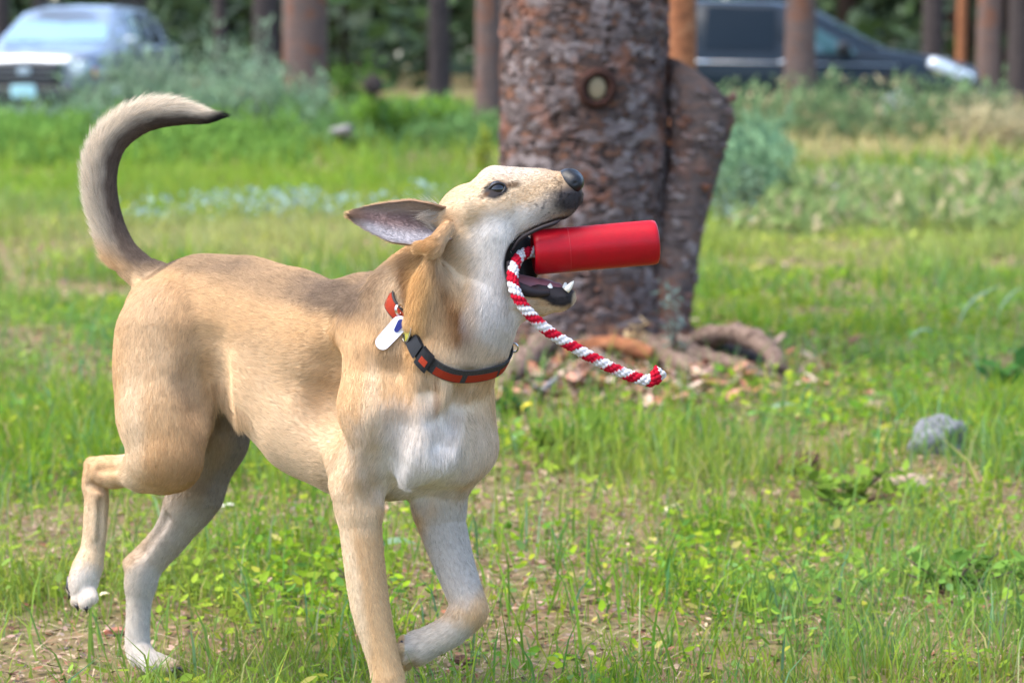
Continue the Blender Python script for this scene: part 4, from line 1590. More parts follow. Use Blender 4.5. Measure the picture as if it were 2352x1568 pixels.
    C_ = C_ * (1 - wsk[:, None]) + wsk[:, None] * BLACK * 4
    # tail: dark inner side and tip, pale outer side
    dd = np.linalg.norm(P[:, None, :] - TP[None], axis=2)
    k = dd.argmin(1)
    on = (dd.min(1) < .07) & (x < 530) & (y < 640)
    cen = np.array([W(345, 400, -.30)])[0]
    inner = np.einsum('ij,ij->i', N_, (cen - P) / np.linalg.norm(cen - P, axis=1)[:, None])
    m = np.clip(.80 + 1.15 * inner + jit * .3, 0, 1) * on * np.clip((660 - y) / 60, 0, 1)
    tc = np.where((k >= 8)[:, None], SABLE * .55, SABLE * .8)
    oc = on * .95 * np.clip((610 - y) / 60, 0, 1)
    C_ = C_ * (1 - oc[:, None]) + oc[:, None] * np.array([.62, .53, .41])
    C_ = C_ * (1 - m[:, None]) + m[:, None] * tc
    tip = np.clip((x - 455 + (y - 262) * .8) / 40, 0, 1) * on * (y < 340)
    C_ = C_ * (1 - tip[:, None]) + tip[:, None] * BLACK * 1.5
    # mouth lining and black lips; cavity shade painted in, darker farther back
    mo = np.zeros(len(P))
    for p in CV[:3]:
        s = np.all((P > p['lo'] - .01) & (P < p['hi'] + .01), axis=1)
        if s.any():
            mo[s] = np.maximum(mo[s], np.clip(1 - (prim_d(P[s], p)) / .0075, 0, 1))
    mo = np.clip(mo * 1.6, 0, 1)
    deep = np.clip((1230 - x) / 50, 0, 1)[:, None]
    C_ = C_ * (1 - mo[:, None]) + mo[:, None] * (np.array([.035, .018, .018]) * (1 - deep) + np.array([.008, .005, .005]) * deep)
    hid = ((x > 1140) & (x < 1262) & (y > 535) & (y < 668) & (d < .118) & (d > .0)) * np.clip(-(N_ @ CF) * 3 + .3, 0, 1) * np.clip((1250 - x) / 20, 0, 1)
    C_ = C_ * (1 - hid[:, None]) + hid[:, None] * np.array([.010, .006, .006])  # far inner cheek painted near-black as shade where it faces the camera
    mo = np.maximum(mo, hid)
    return C_, mo


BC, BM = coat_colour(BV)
skin = mat('dog_skin', rough=.75, spec=.15, attr='col')
furm = mat('dog_fur', rough=.65, spec=.08, attr='col')
dog = empty('dog', W(640, 1600, -.1) * np.array([1, 1, 0]), 'tan and cream dog trotting with raised head and a red toy in its mouth', 'dog')


def dlink(name, me, parent=None):
    """link a mesh given in world coordinates under the dog"""
    o = link(name, me, parent or dog)
    return o


DL = np.array(dog.location)
me = np_mesh('dog_body', BV - DL, BQ, [skin])
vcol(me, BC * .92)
body = link('body', me, dog)

# fur
# collar plane: centre, two in-plane axes, normal (towards the head)
CC = W(1043, 722, .07)
C1 = W(1160, 800, .06) - W(925, 640, .06)
C1 /= np.linalg.norm(C1)
C2 = (W(983, 814, .165) - CC)
C2 -= C1 * (C2 @ C1)
C2 /= np.linalg.norm(C2)
CN = np.cross(C1, C2)
if CN[2] < 0:
    CN = -CN
NECKP = [p for p in PR if p['grp'] == '' and p['t'] == 'rc' and p['a'][0] > W(850, 0, 0)[0]] + [p for p in PR if p['grp'] == 'neck']


def sdf_of(ps, P):
    d = prim_d(P, ps[0])
    for p in ps[1:]:
        d = smin(d, prim_d(P, p), p['k'])
    return d


def tri_sample(V, Q, n, wfun=None):
    T = np.vstack([Q[:, [0, 1, 2]], Q[:, [0, 2, 3]]])
    a = np.linalg.norm(np.cross(V[T[:, 1]] - V[T[:, 0]], V[T[:, 2]] - V[T[:, 0]]), axis=1)
    if wfun is not None:
        a = a * wfun(V[T[:, 0]])
    i = np.searchsorted(np.cumsum(a) / a.sum(), rng.random(n))
    i = np.minimum(i, len(T) - 1)
    u, v = rng.random(n), rng.random(n)
    f = u + v > 1
    u[f], v[f] = 1 - u[f], 1 - v[f]
    t = T[i]
    return V[t[:, 0]] + u[:, None] * (V[t[:, 1]] - V[t[:, 0]]) + v[:, None] * (V[t[:, 2]] - V[t[:, 0]])


def grow_fur(name, parent, P, N_, F_, L_, C_, lift, thick=.00013, origin=None, wild=.25):
    n = len(P)
    T = F_ - N_ * np.einsum('ij,ij->i', F_, N_)[:, None]
    T /= np.linalg.norm(T, axis=1)[:, None] + 1e-9
    nz = np.stack([fbm(P, 70, 11) - .5, fbm(P, 70, 23) - .5, fbm(P, 70, 37) - .5], -1)
    T = T + nz * wild * 1.6 + rng.normal(0, 1, (n, 3)) * wild * .45
    T -= N_ * np.einsum('ij,ij->i', T, N_)[:, None]
    T /= np.linalg.norm(T, axis=1)[:, None] + 1e-9
    L_ = L_ * rng.uniform(.65, 1.15, n)
    lift = np.maximum(lift, .0022 / L_) * rng.uniform(.6, 1.4, n)
    K = 4
    pts = np.zeros((n, K, 3), np.float32)
    for k in range(K):
        t = k / (K - 1)
        pts[:, k] = P - N_ * .0002 + L_[:, None] * (t * T + (lift * (t - .38 * t * t))[:, None] * N_)
    if origin is not None:
        pts -= origin
    cv = bpy.data.hair_curves.new(name)
    cv.add_curves([K] * n)
    cv.attributes['position'].data.foreach_set('vector', pts.ravel())
    ra = cv.attributes.new('radius', 'FLOAT', 'POINT')
    prof = np.array([1, .95, .75, .15])[None, :] * (thick * rng.uniform(.7, 1.3, n))[:, None]
    ra.data.foreach_set('value', prof.ravel().astype(np.float32))
    c = cv.attributes.new('col', 'FLOAT_COLOR', 'CURVE')
    cc = np.ones((n, 4), np.float32)
    cc[:, :3] = np.clip(C_, 0, 1)
    c.data.foreach_set('color', cc.ravel())
    cv.materials.append(furm)
    o = link(name, cv, parent)
    return o


NF = 540000
HP = tri_sample(BV, BQ, NF, lambda P: np.where(P[:, 2] > .55, 1.5, 1.0))
HN = grid_grad(BG, HP)
HF, HL = coat_fields(HP)
HL = HL * .85
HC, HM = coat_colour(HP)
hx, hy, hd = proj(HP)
keep = HM < .12
keep &= ((hx - 1140) / 31) ** 2 + ((hy - 436 + (hx - 1140) * .4) / 16) ** 2 > 1          # eye
keep &= ~((hx > 1294) & (hy > 380) & (hy < 442) & (hd > -1))            # nose leather
keep &= ~((((hx - 1275) / 48) ** 2 + ((hy - 668) / 14) ** 2 < 1))
# outer plume of the tail
TD = catmull(TP, 120)
TDt = np.gradient(TD, axis=0)
TDt /= np.linalg.norm(TDt, axis=1)[:, None]
dd = np.linalg.norm(HP[:, None, :] - TP[None], axis=2)
on = (dd.min(1) < .07) & (hx < 530) & (hy < 625)
HF = np.where(on[:, None], TDt[np.argmin(((HP[:, None, :] - TD[None, ::2]) ** 2).sum(2), axis=1) * 2], HF) if False else HF
ki = np.zeros(NF, int)
ki[on] = np.argmin(np.linalg.norm(HP[on][:, None, :] - TD[None], axis=2), axis=1)
HF = np.where(on[:, None], TDt[ki], HF)
cen = W(345, 400, -.30)
outer = -np.einsum('ij,ij->i', HN, (cen - HP) / np.linalg.norm(cen - HP, axis=1)[:, None])
HL = np.where(on, .012 + .022 * np.clip(outer, 0, 1) * np.clip((500 - hx) / 120, .25, 1), HL)
lift = np.where(on, .25 + .35 * np.clip(outer, 0, 1), .13)
lift = np.where((hx > 860) & (hx < 1010) & (hy > 580) & (hy < 800), .34, lift)
fringe = (HN[:, 2] < -.2) & (hx > 455) & (hx < 585) & (hy > 870) & (hy < 965) & (hd > -.24)
HL = np.where(fringe, .026, HL)
HF[fringe] = np.array([.15, 0, -1.0])
lift = np.where(fringe, .30, lift)
WILD = np.where(on, .12, .25)[:, None]
spk = rng.random(NF)
sab = np.clip(1 - HC.mean(1) / .30, 0, 1)
cm = rng.normal(1, .10, NF) * (1 + .35 * (fbm(HP, 160, 5) - .5))
HC = HC * cm[:, None] * 1.12
dk = (spk < .10 + .25 * sab)
HC[dk] *= .55
q_ = HP - CC
tt = q_ @ CN
ta_ = np.degrees(np.arctan2(q_ @ C2, q_ @ C1)) % 360
keep &= ~((np.abs(tt) < .010) & ((ta_ < 148) | (ta_ > 228)) & (np.linalg.norm(q_, axis=1) < .15) & (sdf_of(NECKP, HP) < .006))
nearc = (np.abs(tt) < .028) & (np.linalg.norm(q_, axis=1) < .16) & (tt > 0)
HL = np.where(nearc, np.minimum(HL, .010), HL)
k_ = keep
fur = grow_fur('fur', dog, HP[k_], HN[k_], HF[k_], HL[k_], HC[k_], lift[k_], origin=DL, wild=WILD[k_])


def sheet(grid):
    m = MB()
    m.grid(grid)
    return m


# ears: thin hollow leaves flung back, the near one showing its bare inside
def make_ear(dz, mirror):
    nu, nv = 26, 15
    axis = [(1040, 506, .140 + dz), (1000, 514, .155 + dz), (950, 515, .150 + dz), (900, 512, .135 + dz), (850, 503, .115 + dz), (800, 494, .10 + dz)]
    ax = catmull([np.array(a) for a in axis], nu)
    wid = np.interp(np.linspace(0, 1, nu), [0, .2, .42, .62, .8, .92, 1], [34, 48, 54, 48, 32, 17, 1.5])
    P = np.zeros((nu, nv, 3))
    C_ = np.zeros((nu, nv, 3))
    for i in range(nu):
        u = i / (nu - 1)
        for j in range(nv):
            v = -1 + 2 * j / (nv - 1)
            cup = .030 * (1 - v * v) * (1 - u) ** .7 + .006 * math.sin(5 * u + 2 * v)
            d = ax[i, 2] - mirror * cup + .012 * v * (1 - u)
            P[i, j] = W(ax[i, 0] + 6 * v * (1 - u), ax[i, 1] + v * wid[i] * (1.0 if v > 0 else .88) + 4 * math.sin(9 * u + 1) * abs(v) ** 2 * (1 - u) - 5 * math.sin(3.1 * u), d)
            inn = np.array([.19, .125, .115])
            pale = np.array([.29, .27, .28])
            dark = np.array([.10, .070, .055])
            c = inn * (1 - u * .15)
            lo = np.clip((v - .1) / .5, 0, 1)
            c = c * (1 - lo) + pale * lo
            hi = np.clip((-.25 - v) / .4, 0, 1) * np.clip(1.2 - u, 0, 1)
            c = c * (1 - hi) + np.array([.36, .28, .22]) * hi
            dp = math.exp(-((u - .22) / .16) ** 2 - ((v + .15) / .45) ** 2)
            c = c * (1 - .75 * dp) + dark * .75 * dp
            ed = np.clip((abs(v) - .86) / .1, 0, 1) * (.9 if v < 0 else .45)
            c = c * (1 - ed) + np.array([.13, .08, .05]) * ed
            tp = np.clip((u - .8) / .2, 0, 1)
            c = c * (1 - tp) + np.array([.20, .12, .07]) * tp
            C_[i, j] = c
    nx = np.cross(np.gradient(P, axis=0), np.gradient(P, axis=1))
    nx /= np.linalg.norm(nx, axis=2)[..., None] + 1e-9
    if (nx[nu // 2, nv // 2] @ CF) > 0:
        nx = -nx
    B = P - nx * .003
    m = MB()
    m.grid(P - DL)
    m.grid(B[:, ::-1] - DL)
    rim = np.concatenate([P[:, 0], P[-1, :], P[::-1, -1]])
    rib = np.concatenate([B[:, 0], B[-1, :], B[::-1, -1]])
    m.grid(np.stack([rib, rim]) - DL)
    me = m.mesh('dog_ear', [skin])
    back = np.tile(TAN * .9, (nu * nv, 1))
    vcol(me, np.vstack([C_.reshape(-1, 3), back, np.tile(np.array([.2, .12, .07]), (2 * len(rim), 1))]))
    ear = link('ear', me, dog)
    # short coat on both faces
    n = 16000
    ui, vi = rng.random(n) * (nu - 1.001), rng.random(n) * (nv - 1.001)
    iu, iv = ui.astype(int), vi.astype(int)
    fu, fv = (ui - iu)[:, None], (vi - iv)[:, None]

    def lerp(A):
        return (A[iu, iv] * (1 - fu) + A[iu + 1, iv] * fu) * (1 - fv) + (A[iu, iv + 1] * (1 - fu) + A[iu + 1, iv + 1] * fu) * fv
    p, nn, c = lerp(P), lerp(nx), lerp(C_)
    side = rng.random(n) < .45
    p = np.where(side[:, None], p - nn * .003, p)
    c = np.where(side[:, None], TAN * .9, c)
    nn = np.where(side[:, None], -nn, nn)
    T = np.tile(W(800, 494, .1) - W(1020, 506, .14), (n, 1))
    T /= np.linalg.norm(T[0])
    edge = np.abs(vi / (nv - 1) * 2 - 1)
    L_ = np.where(side, .008, .004 + .004 * (edge > .8))
    grow_fur('ear_fur', ear, p, nn, T, L_, c * rng.normal(1, .1, n)[:, None], np.full(n, .16), origin=DL, wild=.2)
    # pale tuft at the opening
    n = 700
    ui, vi = rng.uniform(.06, .24, n) * (nu - 1), rng.uniform(.12, .72, n) * (nv - 1)
    iu, iv = ui.astype(int), vi.astype(int)
    fu, fv = (ui - iu)[:, None], (vi - iv)[:, None]
    p, nn = lerp(P), lerp(nx)
    grow_fur('ear_tuft', ear, p, nn, T[:n] + np.array([0, 0, .35]), rng.uniform(.012, .03, n), np.array([.52, .44, .35]) * rng.uniform(.7, 1.1, (n, 1)), np.full(n, .7), origin=DL, wild=.35)
    return ear


make_ear(0, 1)
make_ear(-.125, -1)

# eye
ball = mat('dog_eye', (.006, .004, .004), rough=.06, spec=.5, coat=.2)
lidm = mat('dog_eyelid', (.012, .009, .008), rough=.45, spec=.4)


def uvsphere(c, r, n=20, m=12, sc=(1, 1, 1)):
    a = np.linspace(0, 2 * np.pi, n + 1)
    b = np.linspace(0, np.pi, m + 1)
    P = np.stack([np.outer(np.sin(b), np.cos(a)) * sc[0], np.outer(np.sin(b), np.sin(a)) * sc[1], np.outer(np.cos(b), np.ones(n + 1)) * sc[2]], -1) * r + np.asarray(c)
    return P


ed = surf(1141, 436)
ec = W(1141, 436, ed - .0085)
eye = link('eye', MB().grid(uvsphere(ec - DL, .0128, 24, 14)).mesh('dog_eye', [ball]), dog)
lid = []
for a in np.linspace(0, 2 * np.pi, 33):
    x_ = 1141 + 28 * math.cos(a)
    y_ = 435 + (13.5 if math.sin(a) > 0 else 11.5) * math.sin(a) * (1 - .35 * math.cos(a) ** 2) - math.cos(a) * 10.5
    q = W(x_, y_, ed)
    dirr = q - ec
    dirr /= np.linalg.norm(dirr)
    lid.append(ec + dirr * .0132)
link('eyelid', MB().tube(np.array(lid) - DL, .0021, 8, False).mesh('dog_eyelid', [lidm]), eye)

# nose leather with nostrils
PR_keep, CV_keep = PR, CV
PR, CV = [], []
el((1309, 416, .104), (33, 29, 36), (1, .3, 0), k=6)
el((1318, 422, .120), (21, 22, 18), (1, .3, 0), k=8)
el((1321, 420, .090), (17, 19, 17), (1, .3, 0), k=8)
rc((1320, 430, .104), (1326, 446, .104), 9, 6, 8)
el((1322, 420, .136), (11, 7, 10), (1, -.3, 0), k=3, carve=True)
el((1302, 433, .138), (18, 4.5, 10), (1, .25, 0), k=3, carve=True)
el((1325, 419, .078), (10, 6, 10), (1, -.3, 0), k=3, carve=True)
NV, NQ, NG = surface_nets(PR, CV, .0011, .006)
PR, CV = PR_keep, CV_keep
leather = mat('dog_nose_leather', (.007, .007, .008), rough=.42, spec=.28, bump=(900, .25, .001))
link('nose', np_mesh('dog_nose', NV - DL, NQ, [leather]), dog)

# teeth
enamel = mat('dog_tooth', (.78, .72, .60), rough=.25, spec=.5)


def tooth(a, b, r, name='tooth'):
    A, B = W(*a), W(*b)
    pts = np.array([A + (B - A) * t for t in (0, .3, .6, .85, 1)])
    link('tooth', MB().tube(pts - DL, R(r, a[2]) * np.array([1, .95, .7, .38, .06]), 10).mesh('dog_tooth', [enamel]), dog)


tooth((1300, 668, .124), (1318, 645, .124), 8)
tooth((1300, 668, .084), (1315, 648, .084), 8)
tooth((1262, 668, .120), (1264, 650, .120), 9)
for q, (x_, dd) in enumerate(((1291, .114), (1293, .104), (1291, .094))):
    tooth((x_ + 5, 664, dd), (x_ + 7, 648, dd), 6)
tooth((1316, 470, .116), (1318, 488, .116), 6)
# tongue lying in the lower jaw
PR, CV = [], []
rc((1190, 655, .104), (1250, 664, .104), 26, 22, 10)
rc((1250, 664, .104), (1280, 664, .104), 21, 15, 10)
NV, NQ, NG = surface_nets(PR, CV, .002, .006)
PR, CV = PR_keep, CV_keep
link('tongue', np_mesh('dog_tongue', NV - DL, NQ, [mat('dog_tongue', (.24, .085, .09), rough=.45, spec=.25, bump=(600, .3, .001))]), dog)
lip_m = mat('dog_lip', (.022, .016, .017), rough=.55, spec=.2, bump=(500, .4, .001))
lp = catmull([W(1168, 600, .150), W(1172, 640, .152), W(1195, 662, .150), W(1228, 672, .145), W(1262, 672, .137)], 24)
link('lip', MB().tube(lp - DL, R(14, .15) * np.interp(np.linspace(0, 1, 24), [0, .3, .6, 1], [.35, .8, 1.0, .5]), 10).mesh('dog_lip', [lip_m]), dog)
lp = catmull([W(1176, 575, .148), W(1196, 548, .150), W(1236, 526, .150), W(1270, 514, .147), W(1286, 506, .142)], 24)
link('lip', MB().tube(lp - DL, R(5, .15) * np.interp(np.linspace(0, 1, 24), [0, .3, .8, 1], [.5, .9, 1.0, .4]), 8).mesh('dog_lip', [lip_m]), dog)

# claws on the three visible feet
clawm = mat('dog_claw', (.025, .02, .018), rough=.35, spec=.5)


def claw(a, b, r=5.5):
    A, B = W(*a), W(*b)
    M_ = (A + B) / 2 + np.array([0, 0, .002])
    link('claw', MB().tube(np.array([A, M_, B]) - DL, R(r, a[2]) * np.array([1, .75, .12]), 8).mesh('dog_claw', [clawm]), dog)


for a, b in (((163, 1358, -.228), (157, 1378, -.226)), ((175, 1388, -.205), (180, 1403, -.203)), ((197, 1393, -.195), (200, 1408, -.194)),
             ((392, 1534, -.318), (407, 1541, -.318)), ((405, 1534, -.293), (420, 1541, -.293)), ((392, 1540, -.277), (406, 1546, -.276)),
             ((925, 1474, .060), (912, 1486, .062)), ((918, 1492, .068), (908, 1506, .07)), ((920, 1512, .06), (914, 1528, .062)),
             ((893, 1706, .128), (895, 1716, .134)), ((915, 1708, .15), (918, 1718, .157)), ((938, 1706, .147), (943, 1716, .153))):
    claw(a, b)

# black pad edge under the lifted hind paw
link('paw_pad', MB().tube(np.array([W(158, 1322, -.225), W(157, 1348, -.222), W(170, 1372, -.216)]) - DL, R(7) * np.array([.6, 1, .5]), 8).mesh('dog_paw_pad', [clawm]), dog)

# ------------------------------------------------------------------ toy held in the mouth
toy = empty('dog_toy', W(1365, 570, .105) * np.array([1, 1, 1]), 'red rubber cylinder toy with red and white rope held in the mouth of the dog', 'dog toy')
TL = np.array(toy.location)
redm = mat('toy_red_rubber', (.34, .003, .009), rough=.38, spec=.18, noise=(34, (.25, .006, .010), .75), bump=(300, .25, .001))
ta, tb = W(1224, 580, .115), W(1509, 556, .098)
axis_ = (tb - ta) / np.linalg.norm(tb - ta)
tr = R(51.5, .105)
LEN = np.linalg.norm(tb - ta)
prof = [(.004, .55), (.012, .55), (.0, .58), (0, .86), (.0012, .945), (.004, .985), (.008, 1.0)]
tp, rr = [], []
pr_ = [(.03, .01), (.03, .42), (.001, .44), (0, .86), (.0014, .95), (.004, .988), (.008, 1.0)]
pr_ += [(LEN * t, 1.0 + .002 * math.sin(9 * t)) for t in np.linspace(.08, .93, 16)]
pr_ += [(LEN - .008, 1.0), (LEN - .004, .985), (LEN - .0014, .95), (LEN, .86), (LEN, .02)]
side_ = np.cross(axis_, [0, 0, 1.0])
side_ /= np.linalg.norm(side_)
up_ = np.cross(side_, axis_)
aa = np.linspace(0, 2 * np.pi, 121)
GP = np.array([[ta + axis_ * s_ + tr * r_ * (math.cos(q) * side_ + math.sin(q) * up_) for q in aa] for s_, r_ in pr_])
link('cylinder', MB().grid(GP - TL).mesh('toy_cylinder', [redm]), toy)
# a moulding seam round the cylinder
link('seam', MB().tube(np.array([ta + axis_ * .0505 + (tr + .0001) * (math.cos(q) * side_ + math.sin(q) * up_) for q in aa]) - TL, .0006, 6, False).mesh('toy_seam', [mat('toy_seam', (.36, .012, .018), rough=.5)]), toy)

rope_pts = [(1250, 578, .113), (1226, 578, .115), (1198, 586, .128), (1181, 612, .150), (1178, 648, .165), (1190, 684, .172), (1216, 720, .172), (1262, 762, .168), (1318, 797, .163), (1380, 832, .158), (1440, 860, .153), (1486, 874, .150), (1504, 868, .150), (1519, 850, .150)]
RPn = 260
rp = catmull([W(*q) for q in rope_pts], RPn)
seg = np.linalg.norm(np.diff(rp, axis=0), axis=1)
sl = np.concatenate([[0], np.cumsum(seg)])
T_ = np.gradient(rp, axis=0)
T_ /= np.linalg.norm(T_, axis=1)[:, None]
nv_ = np.cross(T_[0], [0, 1, .2])
fr = []
for k in range(RPn):
    nv_ = nv_ - T_[k] * (nv_ @ T_[k])
    nv_ /= np.linalg.norm(nv_)
    fr.append(nv_.copy())
fr = np.array(fr)
br = np.cross(T_, fr)
whm = mat('rope_white', (.76, .72, .70), rough=.8, spec=.1, bump=(900, .6, .001))
rdm = mat('rope_red', (.55, .012, .035), rough=.8, spec=.1, bump=(900, .6, .001))
rope_r = R(13.0, .15)
fat = np.interp(sl / sl[-1], [0, .93, .965, 1], [1, 1, 1.25, 1.28])
PITCH_R = .034
ropem = mat('rope_fibre', rough=.85, spec=.08, attr='col', bump=(1400, .5, .0008))
core = link('rope', MB().tube(rp - TL, rope_r * .62 * fat, 8).mesh('toy_rope', [mat('rope_core', (.35, .12, .12), rough=.9)]), toy)
for s_ in range(8):
    ang = 2 * np.pi * (s_ / 8 + sl / .15)
    off = rope_r * .66 * fat * (1 + .07 * np.sin(sl * 2 * np.pi / .0075 + s_ * 2.4))
    pts = rp + off[:, None] * (np.cos(ang)[:, None] * fr + np.sin(ang)[:, None] * br)
    me = MB().tube(pts - TL, rope_r * .37 * fat * (1 + .16 * np.sin(sl * 2 * np.pi / .0075 + s_ * 2.4)), 8).mesh('rope_strand', [ropem])
    redness = np.clip(np.sin(2 * np.pi * (sl / .027 + s_ / 8)) * 14 + .5, 0, 1)
    c = redness[:, None] * np.array([.36, .006, .020]) + (1 - redness)[:, None] * np.array([.50, .475, .465])
    c = np.repeat(c, 8, 0)
    vcol(me, np.vstack([c, c[:1], c[-1:]]))
    link('strand', me, core)

# ------------------------------------------------------------------ collar with tags
collar = empty('dog_collar', CC, 'black and orange woven collar with metal tags round the neck of the dog', 'dog collar')
webm = mat('collar_webbing', (.030, .028, .026), rough=.8, spec=.15, noise=(500, (.07, .065, .06), .6), bump=(1200, .5, .001))
orm = mat('collar_orange', (.25, .025, .008), rough=.75, spec=.15, bump=(1000, .5, .001))
plm = mat('collar_buckle', (.008, .008, .009), rough=.5, spec=.2)
metal = mat('tag_metal', (.62, .62, .64), rough=.25, metal=1.0)
NTH = 96
th = np.linspace(0, 2 * np.pi, NTH, endpoint=False)
HALF = .0098


def ring_radius(off):
    r = np.linspace(.03, .16, 260)
    out = []
    for a in th:
        dirr = math.cos(a) * C1 + math.sin(a) * C2
        v = sdf_of(NECKP, CC + CN * off + r[:, None] * dirr)
        i = np.argmax(v > 0)
        out.append(r[i] if v[i] > 0 else .1)
    out = np.array(out)
    for _ in range(14):
        out = (np.roll(out, 1) + 2 * out + np.roll(out, -1)) / 4
    return out


RA, RB = ring_radius(-HALF), ring_radius(HALF)
RB = np.minimum(RB, RA + .004)
RB = np.maximum(RB, RA - .006)
sink = .026 * np.exp(-((th - math.radians(185)) / math.radians(38)) ** 4)
RA, RB = RA - sink, RB - sink


def band_pt(a, v, lift_):
    """a: angle, v: -1..1 across the band, lift_: height above the coat"""
    ra = np.interp(a, th, RA, period=2 * np.pi)
    rb = np.interp(a, th, RB, period=2 * np.pi)
    r = ra + (rb - ra) * (v + 1) / 2 + .0045 + lift_
    return CC + CN * HALF * v + r * (math.cos(a) * C1 + math.sin(a) * C2)


def band(a0, a1, v0, v1, l0, l1, n=40, nm='web', m=webm, name='collar_web'):
    A = np.linspace(a0, a1, n)
    ring = [(v0, l0), (v0, l1), (v1, l1), (v1, l0), (v0, l0)]
    P = np.array([[band_pt(a, v, l) for v, l in ring] for a in A])
    mb = MB().grid(P - CC)
    mb.add(np.array([band_pt(A[0], v, l) for v, l in ring[:4]]) - CC, np.array([[0, 1, 2, 3]]))
    mb.add(np.array([band_pt(A[-1], v, l) for v, l in ring[:4]]) - CC, np.array([[3, 2, 1, 0]]))
    return link(nm, mb.mesh(name, [m], smooth=False), collar)


band(0, 2 * np.pi, -1, 1, 0, .0026, 120, 'webbing')
dg = math.radians
for a0, a1 in ((6, 27), (30, 58), (62, 80), (118, 150)):
    band(dg(a0), dg(a1), -.86, .22 if a0 < 100 else .75, .0026, .0032, 12, 'orange_patch', orm, 'collar_patch')
# side-release buckle
buckle = band(dg(84), dg(93), -1.25, 1.25, .001, .0085, 8, 'buckle', plm, 'collar_buckle')
b2 = band(dg(94.5), dg(113), -1.1, 1.1, .001, .0075, 12, 'buckle', plm, 'collar_buckle')
band(dg(85.8), dg(91), -.55, .35, .0085, .0090, 6, 'orange_patch', orm, 'collar_patch')
# metal ring at the throat
q = band_pt(dg(-3), .7, .004)
link('lead_ring', MB().tube(np.array([q + .008 * (math.cos(a) * CN + math.sin(a) * (math.cos(dg(-3)) * C1 + math.sin(dg(-3)) * C2)) for a in np.linspace(0, 2 * np.pi, 25)]) - CC, .0013, 8, False).mesh('collar_ring', [metal]), collar)
# tags hanging from a split ring
td = surf(908, 735) + .008
q0 = W(915, 711, td + .004)
for kk in (0, 1):
    link('split_ring', MB().tube(np.array([q0 + .0072 * (math.cos(a) * (CR * .55 + CF * .83) + math.sin(a) * CU) + kk * .0016 * CR for a in np.linspace(0, 2 * np.pi, 25)]) - CC, .0011, 8, False).mesh('split_ring', [metal]), collar)


def plate(outline, thick, m, nm, name, bend=0.0):
    O = np.array(outline)
    c = O.mean(0)
    u, sv_, vt = np.linalg.svd(O - c)
    n_ = vt[2] if vt[2] @ CF < 0 else -vt[2]
    k = len(O)
    F_ = [np.stack([np.full(k, 2 * k), np.arange(k), (np.arange(k) + 1) % k], -1), np.stack([np.full(k, 2 * k + 1), k + (np.arange(k) + 1) % k, k + np.arange(k)], -1),
          np.stack([np.arange(k), k + np.arange(k), k + (np.arange(k) + 1) % k, (np.arange(k) + 1) % k], -1)]
    V_ = np.vstack([O + n_ * thick / 2, O - n_ * thick / 2, c + n_ * thick / 2, c - n_ * thick / 2])
    return link(nm, np_mesh(name, V_ - CC, F_, [m], False), collar)


def rounded(p0, p1, w0, w1, dd0, dd1, n=10):
    """capsule outline in photo pixels between two ends"""
    p0, p1 = np.array(p0, float), np.array(p1, float)
    t = (p1 - p0) / np.linalg.norm(p1 - p0)
    s = np.array([-t[1], t[0]])
    out = []
    for a in np.linspace(-np.pi / 2, np.pi / 2, n):
        out.append((*(p1 + w1 * (math.cos(a) * t + math.sin(a) * s)), dd1))
    for a in np.linspace(np.pi / 2, 3 * np.pi / 2, n):
        out.append((*(p0 + w0 * (math.cos(a) * t + math.sin(a) * s)), dd0))
    return [W(*o) for o in out]


whp = mat('tag_white', (.80, .80, .86), rough=.25, spec=.5)
plate(rounded((918, 744), (879, 786), 19, 17, td + .006, td + .012), .0015, whp, 'white_tag', 'white_tag')
plate(rounded((921, 742), (911, 757), 9, 6, td + .0085, td + .0095), .001, mat('tag_blue', (.02, .025, .16), rough=.4), 'blue_tag', 'blue_tag')
gold = mat('tag_olive', (.33, .30, .03), rough=.3, metal=.3)
plate([W(934 + 8 * math.cos(a) - 3 * math.sin(a), 757 + 27 * math.sin(a), td + .014 + .012 * math.cos(a)) for a in np.linspace(0, 2 * np.pi, 24, endpoint=False)], .0018, gold, 'round_tag', 'round_tag')
rim = np.array([W(934 + 9.5 * math.cos(a) - 3 * math.sin(a), 757 + 29 * math.sin(a), td + .014 + .013 * math.cos(a)) for a in np.linspace(0, 2 * np.pi, 25)])
link('tag_rim', MB().tube(rim - CC, .0011, 6, False).mesh('tag_rim', [metal]), collar)
print('done', round(time.time() - T0, 1))
# ------------------------------------------------------------------ small things lying in the grass
stone_m = ramp_mat('grey_stone', [(.3, (.03, .032, .034)), (.5, (.14, .145, .15)), (.7, (.27, .275, .28))], 30, .85, 8, .006)
brown_m = ramp_mat('brown_stone', [(.3, (.16, .10, .07)), (.5, (.30, .22, .16)), (.7, (.40, .31, .24))], 26, .9, 8, .006)
clod_m = ramp_mat('dark_clod', [(.3, (.04, .022, .015)), (.5, (.10, .055, .035)), (.7, (.18, .10, .06))], 40, .95, 8, .006)


